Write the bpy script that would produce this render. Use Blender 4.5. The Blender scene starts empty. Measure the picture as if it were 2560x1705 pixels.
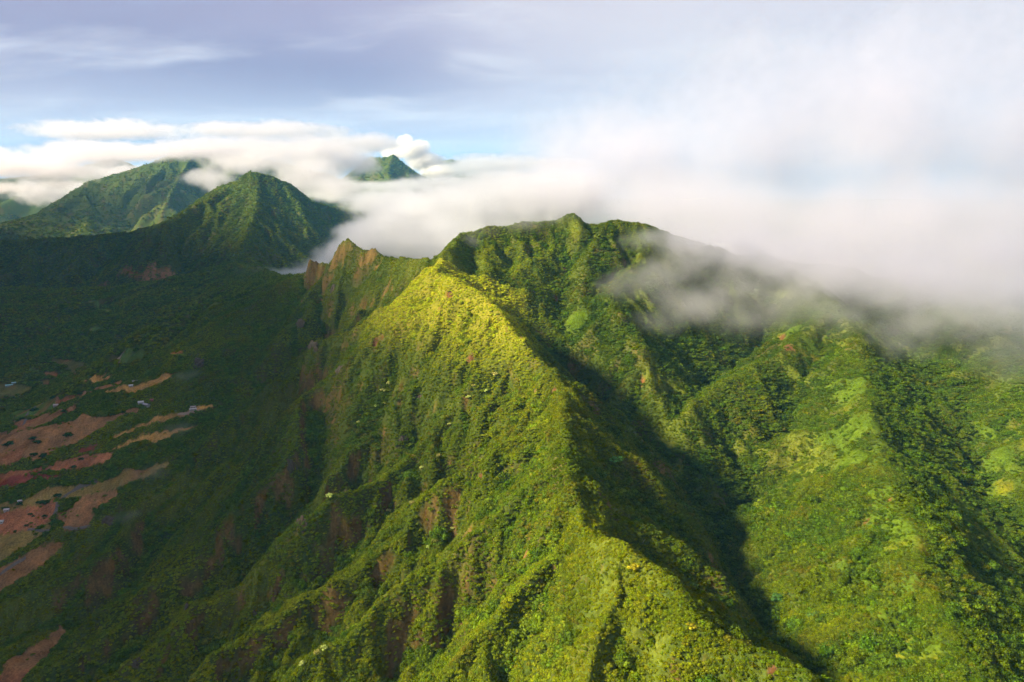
import bpy, bmesh, math, random
import numpy as np
from mathutils import Vector, Matrix

# ------------------------------------------------------------------ camera, sky, sun, exposure
S = bpy.context.scene
COL = S.collection
rng = np.random.default_rng(7)
random.seed(7)
CAM_Z = 700.0
PITCH = math.radians(12.4)
FOC = 24.0
PW, PH = 2354.0, 1568.0                    # frame used to note down bearings
FP = FOC / 36.0 * PW

cam_d = bpy.data.cameras.new('camera')
cam = bpy.data.objects.new('camera', cam_d)
COL.objects.link(cam)
cam_d.lens = FOC
cam_d.sensor_width = 36.0
cam_d.clip_start = 1.0
cam_d.clip_end = 200000.0
cam.location = (0, 0, CAM_Z)
cam.rotation_euler = (math.pi / 2 - PITCH, 0, 0)
S.camera = cam

SUN_EL = math.radians(33.0)
SUN_AZ = math.radians(258.0)               # compass bearing of the sun, 0 = +Y, 90 = +X
to_sun = Vector((math.sin(SUN_AZ) * math.cos(SUN_EL), math.cos(SUN_AZ) * math.cos(SUN_EL), math.sin(SUN_EL)))
sun_d = bpy.data.lights.new('sun', 'SUN')
sun_d.energy = 5.0
sun_d.angle = math.radians(7.0)            # sun veiled by thin cloud
sun_d.color = (1.0, 0.86, 0.60)
sun = bpy.data.objects.new('sun', sun_d)
COL.objects.link(sun)
sun.location = (-300, 0, 900)
sun.rotation_euler = to_sun.to_track_quat('Z', 'Y').to_euler()

S.view_settings.view_transform = 'Standard'
S.view_settings.look = 'None'
S.view_settings.gamma = 1.0
S.view_settings.use_curve_mapping = False
S.view_settings.exposure = 2.0

S.render.engine = 'CYCLES'
cy = S.cycles
cy.max_bounces = 6
cy.diffuse_bounces = 2
cy.glossy_bounces = 1
cy.transmission_bounces = 2
cy.transparent_max_bounces = 8
cy.volume_bounces = 3
cy.use_denoising = True
cy.use_adaptive_sampling = True
cy.adaptive_threshold = 0.015
cy.adaptive_min_samples = 16
cy.sample_clamp_indirect = 4.0
cy.volume_step_rate = 4.0
cy.volume_max_steps = 256


class NT:
    """small helper round a node tree"""
    def __init__(self, tree):
        self.t = tree
        self.n = tree.nodes
        self.l = tree.links

    def new(self, typ, **kw):
        nd = self.n.new(typ)
        for k, v in kw.items():
            setattr(nd, k, v)
        return nd

    def put(self, sock, v):
        if hasattr(v, 'is_linked') or isinstance(v, bpy.types.NodeSocket):
            self.l.new(v, sock)
        elif v is not None:
            sock.default_value = v

    def math(self, op, a, b=None, c=None, clamp=False):
        nd = self.n.new('ShaderNodeMath')
        nd.operation = op
        nd.use_clamp = clamp
        self.put(nd.inputs[0], a)
        if b is not None:
            self.put(nd.inputs[1], b)
        if c is not None:
            self.put(nd.inputs[2], c)
        return nd.outputs[0]

    def vmath(self, op, a, b=None, scale=None):
        nd = self.n.new('ShaderNodeVectorMath')
        nd.operation = op
        self.put(nd.inputs[0], a)
        if b is not None:
            self.put(nd.inputs[1], b)
        if scale is not None:
            self.put(nd.inputs['Scale'], scale)
        return nd.outputs['Value'] if op in ('LENGTH', 'DOT_PRODUCT', 'DISTANCE') else nd.outputs['Vector']

    def rng(self, v, a, b, c=0.0, d=1.0, smooth=True):
        nd = self.n.new('ShaderNodeMapRange')
        nd.interpolation_type = 'SMOOTHSTEP' if smooth else 'LINEAR'
        self.put(nd.inputs['Value'], v)
        self.put(nd.inputs['From Min'], a)
        self.put(nd.inputs['From Max'], b)
        self.put(nd.inputs['To Min'], c)
        self.put(nd.inputs['To Max'], d)
        return nd.outputs['Result']

    def mix(self, f, a, b, blend='MIX'):
        nd = self.n.new('ShaderNodeMix')
        nd.data_type = 'RGBA'
        nd.blend_type = blend
        self.put(nd.inputs[0], f)
        self.put(nd.inputs[6], a if hasattr(a, 'is_linked') else (*a[:3], 1.0))
        self.put(nd.inputs[7], b if hasattr(b, 'is_linked') else (*b[:3], 1.0))
        return nd.outputs[2]

    def noise(self, vec, scale, detail=4.0, rough=0.5, dist=0.0, out='Fac', lac=2.0):
        nd = self.n.new('ShaderNodeTexNoise')
        self.put(nd.inputs['Vector'], vec)
        self.put(nd.inputs['Scale'], scale)
        self.put(nd.inputs['Detail'], detail)
        self.put(nd.inputs['Roughness'], rough)
        self.put(nd.inputs['Lacunarity'], lac)
        self.put(nd.inputs['Distortion'], dist)
        return nd.outputs[0] if out == 'Fac' else nd.outputs[1]

    def xyz(self, x, y, z):
        nd = self.n.new('ShaderNodeCombineXYZ')
        self.put(nd.inputs[0], x)
        self.put(nd.inputs[1], y)
        self.put(nd.inputs[2], z)
        return nd.outputs[0]

    def sep(self, v):
        nd = self.n.new('ShaderNodeSeparateXYZ')
        self.put(nd.inputs[0], v)
        return nd.outputs

# sky: a thin clear blue above, most of it hidden by layered cloud
W = bpy.data.worlds.new('World')
S.world = W
W.use_nodes = True
nt = NT(W.node_tree)
nt.n.clear()
sky = nt.new('ShaderNodeTexSky')
sky.sky_type = 'NISHITA'
sky.sun_disc = False
sky.sun_elevation = SUN_EL
sky.sun_rotation = SUN_AZ
sky.altitude = 900.0
tc = nt.new('ShaderNodeTexCoord')
dirv = nt.vmath('NORMALIZE', tc.outputs['Generated'])
dx_, dy_, dz_ = nt.sep(dirv)
zz = nt.math('ADD', nt.math('MAXIMUM', dz_, 0.0), 0.13)
px = nt.math('DIVIDE', dx_, zz)
py = nt.math('DIVIDE', dy_, zz)
flat_p = nt.xyz(px, py, 0.0)
warp = nt.vmath('SCALE', nt.vmath('SUBTRACT', nt.noise(flat_p, 0.55, 3, 0.55, out='Color'), (0.5, 0.5, 0.5)), scale=1.1)
pw = nt.vmath('ADD', flat_p, warp)
streak = nt.noise(nt.vmath('MULTIPLY', pw, (0.42, 0.95, 1.0)), 0.95, 6, 0.50)
broad = nt.noise(nt.vmath('MULTIPLY', pw, (0.30, 0.42, 1.0)), 0.75, 3, 0.5)
fine = nt.noise(nt.vmath('MULTIPLY', pw, (0.9, 1.5, 1.0)), 2.2, 6, 0.6)
azim = nt.math('ARCTAN2', dx_, dy_)
east = nt.rng(nt.math('ADD', azim, nt.math('MULTIPLY', nt.math('SUBTRACT', broad, 0.5), 0.5)), -0.28, 0.26)
deep = nt.mix(nt.rng(broad, 0.38, 0.62), (0.094, 0.083, 0.122), (0.138, 0.124, 0.164))
pale = nt.mix(nt.rng(fine, 0.35, 0.65), (0.212, 0.198, 0.205), (0.225, 0.220, 0.236))
wst = nt.math('ADD', nt.math('MULTIPLY', streak, 0.85), nt.math('MULTIPLY', fine, 0.15))
cl = nt.mix(nt.rng(wst, 0.46, 0.66), deep, pale)
cl = nt.mix(nt.math('MULTIPLY', east, 0.85), cl, (0.214, 0.198, 0.206))
# a bright, slightly warm band of far cloud low in the sky
low = nt.rng(dz_, 0.02, 0.17, 1.0, 0.0)
cl = nt.mix(nt.math('MULTIPLY', low, nt.rng(wst, 0.40, 0.56, 0.75, 0.97)), cl, (0.243, 0.229, 0.236))
cover_ = nt.rng(streak, 0.26, 0.40, 0.93, 1.0)
clear = nt.vmath('SCALE', sky.outputs['Color'], scale=0.07)
col = nt.mix(cover_, clear, cl)
bg = nt.new('ShaderNodeBackground')
nt.put(bg.inputs['Color'], col)
bg.inputs['Strength'].default_value = 1.0
wo = nt.new('ShaderNodeOutputWorld')
nt.l.new(bg.outputs[0], wo.inputs[0])

# ------------------------------------------------------------------ helpers for layout
CP, SP = math.cos(PITCH), math.sin(PITCH)


def ray(X, Y):
    dx = (X - PW / 2) / FP
    dv = (PH / 2 - Y) / FP
    return np.array([dx, CP + dv * SP, -SP + dv * CP])


def P(X, Y, y):
    """world point seen on bearing (X, Y) at ground distance y ahead"""
    d = ray(X, Y)
    t = y / d[1]
    return np.array([d[0] * t, y, CAM_Z + d[2] * t])


_tab = rng.random((256, 256)).astype(np.float32)


def vnoise(x, y):
    xi = np.floor(x).astype(np.int64)
    yi = np.floor(y).astype(np.int64)
    fx = (x - xi).astype(np.float32)
    fy = (y - yi).astype(np.float32)
    fx = fx * fx * fx * (fx * (fx * 6 - 15) + 10)
    fy = fy * fy * fy * (fy * (fy * 6 - 15) + 10)
    x0, x1, y0, y1 = xi & 255, (xi + 1) & 255, yi & 255, (yi + 1) & 255
    a = _tab[x0, y0] * (1 - fx) + _tab[x1, y0] * fx
    b = _tab[x0, y1] * (1 - fx) + _tab[x1, y1] * fx
    return a * (1 - fy) + b * fy


def fbm(x, y, scale, octv=4, gain=0.5, ox=0.0, oy=0.0):
    s, amp, tot = 0.0, 1.0, 0.0
    fx, fy = x / scale + ox, y / scale + oy
    for k in range(octv):
        s = s + amp * (vnoise(fx, fy) - 0.5)
        tot += amp
        amp *= gain
        fx, fy = fx * 2.03 + 17.3, fy * 2.03 + 5.7
    return s / tot * 2.0                     # about -1..1


def ridged(x, y, scale, octv=3, ox=0.0):
    s, amp, tot = 0.0, 1.0, 0.0
    fx, fy = x / scale + ox, y / scale + ox * 0.7
    for k in range(octv):
        s = s + amp * (1.0 - np.abs(vnoise(fx, fy) - 0.5) * 2.0)
        tot += amp
        amp *= 0.5
        fx, fy = fx * 2.1 + 3.1, fy * 2.1 + 9.2
    return s / tot


def sstep(a, b, v):
    t = np.clip((v - a) / (b - a), 0, 1)
    return t * t * (3 - 2 * t)


# ------------------------------------------------------------------ the relief: crest lines, their spurs, the valley floor
SEGS = []                                    # (p0, p1, slope_left, slope_right, rounding)


def line(pts, sl, sr=None, rnd=4.0, raw=False):
    pts = [np.asarray(p, float) if raw else P(*p) for p in pts]
    sr = sl if sr is None else sr
    for a, b in zip(pts[:-1], pts[1:]):
        SEGS.append((a, b, sl, sr, rnd))
    return pts


def spurs(pts, gap, length, drop, side_slope, sides=(1, -1), lean=0.45, seed=1, rnd=3.0, kids=0):
    """side spurs running off a crest line, alternately to both sides, leaning down the line"""
    r = random.Random(seed)
    acc = r.uniform(0, gap)
    for a, b in zip(pts[:-1], pts[1:]):
        d = b - a
        L = math.hypot(d[0], d[1])
        if L < 1e-3:
            continue
        u = d / L
        down = -1.0 if b[2] > a[2] else 1.0
        while acc < L:
            p = a + u * acc
            for s in sides:
                if r.random() < 0.12:
                    continue
                q = p + u * r.uniform(-0.3, 0.3) * gap
                nrm = np.array([-u[1], u[0], 0]) * s
                dirv = nrm + np.array([u[0], u[1], 0]) * down * (lean + r.uniform(-0.3, 0.3))
                dirv /= np.linalg.norm(dirv)
                ll = length * r.uniform(0.55, 1.25)
                dd = drop * r.uniform(0.85, 1.15)
                m = q + dirv * ll * 0.45
                m[2] = q[2] - dd * ll * 0.45 * r.uniform(0.8, 1.05)
                bend = np.array([-dirv[1], dirv[0], 0]) * r.uniform(-0.25, 0.25)
                e = m + (dirv + bend) * ll * 0.55
                e[2] = q[2] - dd * ll
                q = q.copy()
                q[2] -= 2.0
                SEGS.append((q, m, side_slope, side_slope, rnd))
                SEGS.append((m, e, side_slope, side_slope, rnd))
                if kids:
                    spurs([q, m, e], kids, length * 0.32, drop * 1.1, side_slope * 1.1, seed=r.randint(0, 9999), rnd=rnd, lean=0.6)
            acc += gap * r.uniform(0.75, 1.3)
        acc -= L


# --- the near ridge, from under the camera to its high hill
crest = line([(2120, 1720, 318), (1880, 1572, 345), (1720, 1482, 372), (1600, 1402, 400), (1500, 1300, 440), (1440, 1243, 462),
              (1395, 1243, 480), (1345, 1200, 510), (1322, 1112, 565), (1292, 1040, 625), (1284, 955, 700), (1303, 878, 775),
              (1255, 835, 825), (1200, 785, 880), (1130, 700, 965), (1062, 648, 1030), (1000, 622, 1115), (985, 598, 1230),
              (945, 592, 1330), (905, 594, 1400), (882, 588, 1450)], 1.35, 1.05, 3.0)
spurs(crest[3:16], 62, 95, 0.70, 1.15, sides=(-1,), lean=0.1, seed=5, kids=45)
spurs(crest[3:18], 48, 90, 0.98, 1.5, sides=(1,), lean=0.5, seed=6, kids=28)
# rock peak and pinnacle on the crest
rock = line([(882, 588, 1450), (868, 580, 1470), (852, 572, 1490), (836, 573, 1505), (822, 566, 1520), (806, 556, 1540), (795, 550, 1550)], 2.2, 1.8, 0.8)
rock2 = line([(795, 550, 1550), (781, 561, 1556), (768, 585, 1565), (757, 607, 1575)], 2.6, 2.4, 0.6)
pin = line([(757, 607, 1575), (752, 596, 1580), (742, 594, 1586), (735, 598, 1592), (733, 606, 1594), (724, 592, 1600), (717, 594, 1604), (710, 616, 1612), (690, 630, 1640)], 3.0, 3.0, 0.5)
line([(795, 550, 1550), (786, 640, 1500), (770, 720, 1440), (740, 790, 1390)], 1.4, 1.7, 1.0)
line([(868, 580, 1470), (866, 660, 1420), (850, 720, 1370), (800, 790, 1320)], 1.4, 1.8, 1.0)
line([(768, 585, 1565), (735, 640, 1545), (700, 690, 1500), (650, 750, 1450)], 1.2, 1.3, 1.0)
# crest behind the peak, falling to the pass
back = line([(690, 630, 1640), (650, 640, 1800), (620, 628, 2200), (575, 618, 2700), (535, 603, 3000)], 0.5, 0.55, 8.0)
spurs(back, 130, 330, 0.40, 0.8, sides=(1,), lean=0.2, seed=8, rnd=5, kids=90)
# high hill on the right of the crest, with its spurs
hill = line([(1000, 622, 1115), (1018, 590, 1200), (1045, 552, 1300), (1065, 536, 1360), (1130, 520, 1400), (1215, 512, 1440), (1280, 508, 1460),
             (1325, 494, 1450), (1360, 512, 1450), (1425, 503, 1440), (1500, 522, 1440), (1600, 560, 1460), (1750, 590, 1500)], 0.9, 1.0, 3.0)
m1 = line([(1400, 505, 1450), (1375, 545, 1390), (1352, 595, 1320), (1340, 650, 1240), (1345, 702, 1170)], 0.85, 0.95, 4)
m1b = line([(1300, 520, 1450), (1265, 570, 1370), (1215, 600, 1290), (1175, 640, 1220)], 0.75, 0.8, 4)
m0 = line([(1100, 540, 1380), (1110, 575, 1300), (1120, 610, 1220)], 0.75, 0.8, 4)
m2 = line([(1520, 540, 1440), (1450, 610, 1300), (1395, 670, 1200), (1425, 730, 1110), (1470, 800, 1040), (1503, 870, 985), (1520, 930, 940)], 0.8, 0.9, 4)
spurs(m1, 55, 80, 0.62, 1.0, seed=11)
spurs(m2, 55, 80, 0.62, 1.0, seed=12)
spurs(hill, 60, 130, 0.60, 1.25, seed=13, sides=(-1,), lean=0.0, kids=45)
# right-hand ridge under the mist, and the slope beyond it
rr = line([(1750, 590, 1500), (1850, 640, 1360), (1930, 710, 1220), (1975, 800, 1050), (1992, 880, 930), (2010, 980, 790), (2038, 1080, 680), (2062, 1165, 600),
           (2112, 1255, 535), (2165, 1390, 460), (2215, 1568, 390), (2260, 1700, 350)], 0.62, 0.85, 5)
m3 = line([(1930, 710, 1220), (1820, 790, 1110), (1700, 860, 1020), (1610, 915, 960), (1560, 960, 910)], 0.75, 0.75, 5)
spurs(rr[2:], 75, 120, 0.50, 0.85, sides=(-1,), lean=0.2, seed=21, kids=50)
spurs(rr[2:], 75, 100, 0.60, 0.95, sides=(1,), lean=0.2, seed=22, kids=50)
spurs(m3, 60, 80, 0.58, 0.9, seed=23)
far_r = line([(2050, 640, 1500), (2200, 720, 1250), (2330, 800, 1080), (2420, 900, 930), (2500, 1010, 790), (2560, 1130, 680), (2640, 1300, 580), (2760, 1560, 480)], 0.60, 0.8, 6)
spurs(far_r, 80, 160, 0.45, 0.8, sides=(-1,), lean=0.3, seed=24, kids=60)
line([(1750, 590, 1500), (1900, 610, 1520), (2050, 640, 1500)], 0.7, 0.7, 6)

# --- ribs on the valley side of the near ridge
rb = {}
rb[1] = line([(985, 640, 1090), (900, 700, 1120), (800, 750, 1150), (720, 790, 1170), (650, 850, 1180), (600, 905, 1170), (500, 985, 1140), (425, 1055, 1110), (420, 1090, 1070)], 1.75, 1.15, 1.5)
rb[2] = line([(420, 1090, 1070), (325, 1155, 1020), (290, 1210, 960), (240, 1255, 920), (150, 1315, 880), (50, 1365, 850), (-60, 1410, 830)], 1.75, 1.15, 1.5)
rb[3] = line([(1062, 648, 1030), (960, 720, 1040), (880, 765, 1040), (815, 812, 1030), (775, 850, 1020), (702, 905, 1000), (690, 960, 950), (682, 1010, 905), (655, 1070, 870), (560, 1150, 830), (500, 1215, 800),
              (440, 1275, 775), (350, 1340, 745), (230, 1440, 700), (120, 1540, 660)], 1.75, 1.15, 1.5)
rb[4] = line([(1225, 800, 870), (1110, 850, 860), (1040, 930, 840), (960, 1010, 810), (880, 1075, 775), (820, 1115, 750), (752, 1142, 730), (700, 1180, 712), (680, 1225, 700), (610, 1275, 690), (530, 1350, 672), (440, 1378, 662),
              (415, 1420, 640), (350, 1470, 620), (230, 1562, 590), (100, 1660, 560)], 1.75, 1.15, 1.5)
rb[5] = line([(1284, 955, 700), (1180, 1000, 700), (1055, 1080, 690), (960, 1160, 670), (935, 1200, 655), (850, 1265, 640), (780, 1315, 625), (680, 1370, 610), (600, 1430, 590), (500, 1500, 570), (400, 1600, 545)], 1.75, 1.15, 1.5)
rb[6] = line([(1300, 1060, 610), (1180, 1150, 600), (1030, 1270, 575), (880, 1370, 550), (800, 1450, 525), (700, 1530, 505), (600, 1640, 480)], 1.75, 1.15, 1.5)
rb[7] = line([(1345, 1200, 510), (1260, 1290, 500), (1150, 1400, 475), (1050, 1500, 452), (950, 1620, 430)], 1.75, 1.15, 1.5)
rb[8] = line([(1440, 1243, 462), (1420, 1340, 440), (1380, 1450, 410), (1340, 1580, 380), (1300, 1700, 350)], 1.75, 1.15, 1.5)
rb[9] = line([(1130, 700, 965), (1020, 790, 950), (960, 860, 930), (880, 950, 900), (800, 1030, 860), (760, 1090, 820)], 1.75, 1.15, 1.5)
rb[10] = line([(905, 600, 1400), (860, 680, 1330), (800, 740, 1280), (720, 790, 1250), (690, 810, 1240), (600, 900, 1220)], 1.75, 1.15, 1.5)
for k, pts in rb.items():
    spurs(pts, 44, 52, 0.92, 1.5, seed=30 + k, kids=26 if k in (3, 4, 5, 6, 7) else 0, lean=0.5)

# ribs running down from the pass to the valley
for k, pts_ in enumerate([[(690, 640, 1640), (600, 700, 1750), (480, 790, 1880), (380, 850, 1990)],
                          [(640, 648, 1850), (520, 740, 1980), (420, 800, 2060), (300, 862, 2050)],
                          [(590, 634, 2500), (480, 720, 2350), (350, 800, 2220)],
                          [(720, 690, 1500), (640, 770, 1520), (540, 850, 1560), (450, 920, 1600)],
                          [(560, 618, 2850), (450, 692, 2600), (300, 765, 2400)],
                          [(665, 640, 1750), (560, 720, 1860), (450, 800, 1960)],
                          [(700, 720, 1420), (610, 810, 1420), (520, 890, 1440), (420, 970, 1470)]]):
    ps_ = line(pts_, 0.95, 0.8, 3)
    spurs(ps_, 80, 110, 0.62, 1.0, seed=70 + k, lean=0.6, kids=60)

# --- the pyramid mountain and its wings
FAR_START = len(SEGS)
pyr_w = line([(588, 394, 4000), (560, 412, 4010), (500, 430, 4040), (470, 455, 4050), (430, 490, 4080), (370, 512, 4100), (300, 530, 4100), (150, 545, 4100), (0, 553, 4100), (-200, 560, 4100), (-700, 570, 4000)], 0.72, 0.8, 2.5)
pyr_e = line([(588, 394, 4000), (625, 404, 4020), (660, 418, 4050), (700, 455, 4100), (722, 464, 4110), (790, 478, 4200), (835, 500, 4300), (900, 540, 4500)], 0.85, 0.95, 2.5)
pyr_s = line([(588, 394, 4000), (590, 440, 3800), (587, 468, 3650), (582, 495, 3520), (560, 540, 3280), (540, 580, 3080), (535, 603, 3000)], 1.0, 1.05, 2)
spurs(pyr_w[1:], 165, 620, 0.42, 1.35, sides=(1,), lean=0.05, seed=41, rnd=2, kids=190)
spurs(pyr_s, 130, 420, 0.68, 1.35, sides=(1, -1), lean=0.35, seed=42, rnd=2, kids=150)
spurs(pyr_e, 170, 420, 0.62, 1.0, sides=(-1,), lean=0.2, seed=43, rnd=6)
rim = line([(535, 603, 3000), (470, 622, 2950), (400, 640, 2950), (260, 660, 2950), (150, 665, 2920), (0, 662, 2900), (-300, 660, 2850)], 0.34, 0.25, 15)
spurs(rim, 200, 420, 0.26, 0.5, sides=(1,), lean=0.0, seed=44, rnd=10, kids=160)
# --- far range under the cloud deck
fw = line([(60, 500, 6600), (130, 462, 6700), (175, 436, 6800), (205, 416, 6900), (240, 408, 7000), (290, 392, 7100), (345, 374, 7200), (400, 352, 7300), (470, 350, 7400), (560, 356, 7500), (680, 380, 7600), (760, 400, 7700)], 0.72, 0.75, 10)
spurs(fw, 230, 900, 0.46, 1.2, sides=(-1,), lean=0.1, seed=51, rnd=4, kids=300)
fl = line([(-100, 540, 6000), (40, 505, 6100), (100, 488, 6200), (180, 486, 6400), (240, 470, 6600)], 0.35, 0.4, 20)
spurs(fl, 300, 500, 0.25, 0.5, seed=52, rnd=14, kids=250)
fb = line([(-400, 425, 9500), (-100, 418, 9500), (90, 402, 9700), (180, 385, 9900), (260, 360, 10000)], 0.5, 0.5, 20)
spurs(fb, 400, 1200, 0.36, 0.6, seed=53, rnd=15)
ff = line([(940, 445, 6800), (890, 440, 7000), (840, 430, 7100), (800, 410, 7500), (835, 375, 7600), (850, 360, 7700), (880, 362, 7500), (903, 356, 7400), (925, 376, 7350), (950, 392, 7350), (985, 408, 7400), (1050, 430, 7500)], 0.85, 0.95, 8)
spurs(ff, 220, 500, 0.6, 1.0, seed=54, rnd=8)
line([(903, 356, 7400), (890, 392, 7150), (900, 420, 6900)], 0.8, 0.9, 6)
line([(990, 385, 11000), (1012, 367, 11000), (1040, 366, 11000), (1062, 372, 11000), (1085, 370, 11000), (1120, 400, 11000)], 0.8, 0.8, 8)
line([(940, 470, 5200), (962, 450, 5200), (985, 452, 5200), (1020, 458, 5200), (1070, 480, 5200)], 0.6, 0.6, 8)
line([(780, 480, 5400), (815, 455, 5500), (860, 450, 5500), (900, 465, 5500)], 0.5, 0.5, 8)
line([(2180, 640, 2600), (2270, 580, 2550), (2310, 558, 2500), (2354, 552, 2500), (2430, 540, 2500), (2600, 520, 2500)], 0.8, 0.8, 8)
# --- an unseen range added left of the picture, shaped to shade the low ground
shade_range = line([(-2900, -1500, 2020), (-2900, -700, 2080), (-2900, -300, 2130), (-2950, 0, 2190), (-3000, 250, 2310), (-3000, 500, 2350), (-3050, 800, 2350), (-3150, 1150, 2400), (-3400, 1600, 2500), (-3800, 2100, 2570), (-4400, 2700, 2640), (-5200, 3500, 2680), (-6300, 4600, 2450), (-7800, 6200, 2200)], 1.3, 1.8, 10, raw=True)
spurs(shade_range, 420, 600, 1.0, 1.4, sides=(1,), seed=61, rnd=10)


def height(x, y):
    x = x.astype(np.float32)
    y = y.astype(np.float32)
    wx = x + fbm(x, y, 70, 3, ox=3.1) * 9 + fbm(x, y, 18, 2, ox=9.4) * 2.2
    wy = y + fbm(x, y, 70, 3, ox=11.7) * 9 + fbm(x, y, 18, 2, ox=2.4) * 2.2
    # floor of the country: valley on the left, upland gullies on the right
    lft = sstep(-150, -520, x + 0.10 * (y - 900))
    fn = (x * 0.56 - y * 0.83)                # across the finger spurs of the valley
    al = (x * 0.83 + y * 0.56)
    fing = np.sin((fn + fbm(x, y, 260, 2, ox=4.4) * 45) / 128.0 * 2 * math.pi) * 9.0
    zval = 95 + np.clip(x + 650, -800, 400) * 0.05 + sstep(1500, 3000, y) * 30 + fing * sstep(3000, 1700, y) + fbm(x, y, 300, 3, ox=1.2) * 16
    foot = sstep(-900, -420, x + 0.22 * (y - 900)) * 55 * sstep(2600, 900, y)
    zup = 268 - np.clip(y - 900, -600, 600) * -0.06 + fbm(x, y, 200, 3) * 10
    zfar = 90 + fbm(x, y, 900, 4) * 50
    z = zval + foot
    z = z * lft + zup * (1 - lft)
    k = sstep(1500, 2100, y)
    z = z * (1 - k) + (np.where(x < -500, zval, 130)) * k
    k = sstep(4200, 5200, y)
    z = z * (1 - k) + zfar * k
    for (a, b, sl, sr, rnd) in SEGS:
        zt = max(a[2], b[2])
        reach = (zt - 40) / min(sl, sr)
        m = (x > min(a[0], b[0]) - reach) & (x < max(a[0], b[0]) + reach) & (y > min(a[1], b[1]) - reach) & (y < max(a[1], b[1]) + reach)
        ii = np.nonzero(m)[0]
        if ii.size == 0:
            continue
        dx, dy = b[0] - a[0], b[1] - a[1]
        L2 = dx * dx + dy * dy + 1e-6
        px, py = wx[ii] - a[0], wy[ii] - a[1]
        t = np.clip((px * dx + py * dy) / L2, 0, 1)
        ex, ey = px - t * dx, py - t * dy
        d = np.sqrt(ex * ex + ey * ey)
        cr = dx * py - dy * px
        s = np.where(cr > 0, sl, sr)
        h = a[2] + (b[2] - a[2]) * t - s * (np.sqrt(d * d + rnd * rnd) - rnd)
        z[ii] = np.maximum(z[ii], h)
    near = sstep(2600, 1500, np.hypot(x, y))
    steep = sstep(110, 180, z)
    z = z + near * steep * (fbm(x, y, 26, 3, ox=7.7) * 3.2 + fbm(x, y, 9, 2, ox=5.1) * 1.0)
    z = z + near * steep * (ridged(wx, wy, 62, 3, ox=2.2) - 0.72) * 20
    z = z + (1 - near) * steep * (ridged(x, y, 150, 3, ox=4.2) - 0.72) * 13
    z = z + (1 - near) * (fbm(x, y, 60, 3, ox=7.7) * 6) * steep
    return z


# polar sheet under the camera: fine where the picture looks, coarse beyond
az = np.concatenate([np.linspace(-165, -48, 90, endpoint=False), np.linspace(-48, 46, 760, endpoint=False), np.linspace(46, 120, 60)])
az = np.radians(az)
rad = np.concatenate([np.geomspace(60, 300, 40, endpoint=False), np.geomspace(300, 2200, 470, endpoint=False), np.geomspace(2200, 12500, 320, endpoint=False), np.geomspace(12500, 60000, 24)])
NA, NR = len(az), len(rad)
AZ, RD = np.meshgrid(az, rad, indexing='ij')
GX = (np.sin(AZ) * RD).ravel()
GY = (np.cos(AZ) * RD).ravel()
GZ = height(GX, GY).astype(np.float64)
GZ2 = GZ.reshape(NA, NR)


def ground(x, y):
    """height of the sheet at x, y"""
    a = np.arctan2(x, y)
    r = np.hypot(x, y)
    ia = np.clip(np.searchsorted(az, a) - 1, 0, NA - 2)
    ir = np.clip(np.searchsorted(rad, r) - 1, 0, NR - 2)
    fa = np.clip((a - az[ia]) / (az[ia + 1] - az[ia]), 0, 1)
    fr = np.clip((r - rad[ir]) / (rad[ir + 1] - rad[ir]), 0, 1)
    return (GZ2[ia, ir] * (1 - fa) * (1 - fr) + GZ2[ia + 1, ir] * fa * (1 - fr) + GZ2[ia, ir + 1] * (1 - fa) * fr + GZ2[ia + 1, ir + 1] * fa * fr)


_T = np.geomspace(250, 14000, 3000)


def hit(X, Y):
    """first ground point on a bearing"""
    d = ray(X, Y)
    x, y, z = d[0] * _T, d[1] * _T, CAM_Z + d[2] * _T
    g = ground(x, y)
    k = np.argmax(z < g)
    if not (z < g).any():
        k = len(_T) - 1
    return np.array([x[k], y[k], g[k]])


# gullies worn into the flanks: bearings down each stream line, depth and half-width in metres
GULLIES = [([(742, 880), (737, 950), (732, 1020), (730, 1085), (715, 1130)], 30, 40),
           ([(905, 800), (890, 870), (868, 950), (840, 1030), (800, 1085)], 16, 30),
           ([(985, 960), (930, 1060), (905, 1130), (880, 1190), (800, 1240), (700, 1290), (600, 1340), (480, 1440)], 24, 36),
           ([(1120, 1110), (985, 1225), (885, 1300), (760, 1400), (640, 1480), (540, 1560)], 20, 30),
           ([(1250, 1240), (1125, 1345), (1005, 1440), (880, 1540)], 16, 26),
           ([(660, 1130), (600, 1210), (540, 1270), (450, 1335), (330, 1420), (200, 1510)], 24, 38),
           ([(780, 830), (700, 870), (645, 930), (600, 990), (540, 1060), (470, 1130), (400, 1200), (320, 1290), (200, 1400), (100, 1470)], 30, 44),
           ([(900, 665), (830, 705), (760, 745), (690, 800), (610, 870)], 20, 36),
           ([(1130, 620), (1180, 690), (1240, 760), (1330, 850)], 16, 40),
           ([(1290, 560), (1270, 630), (1300, 700)], 14, 35)]
_seq = []
for pts_, dp_, wd_ in GULLIES:
    _seq.append(([hit(*p)[:2] for p in pts_], dp_, wd_))
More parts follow.
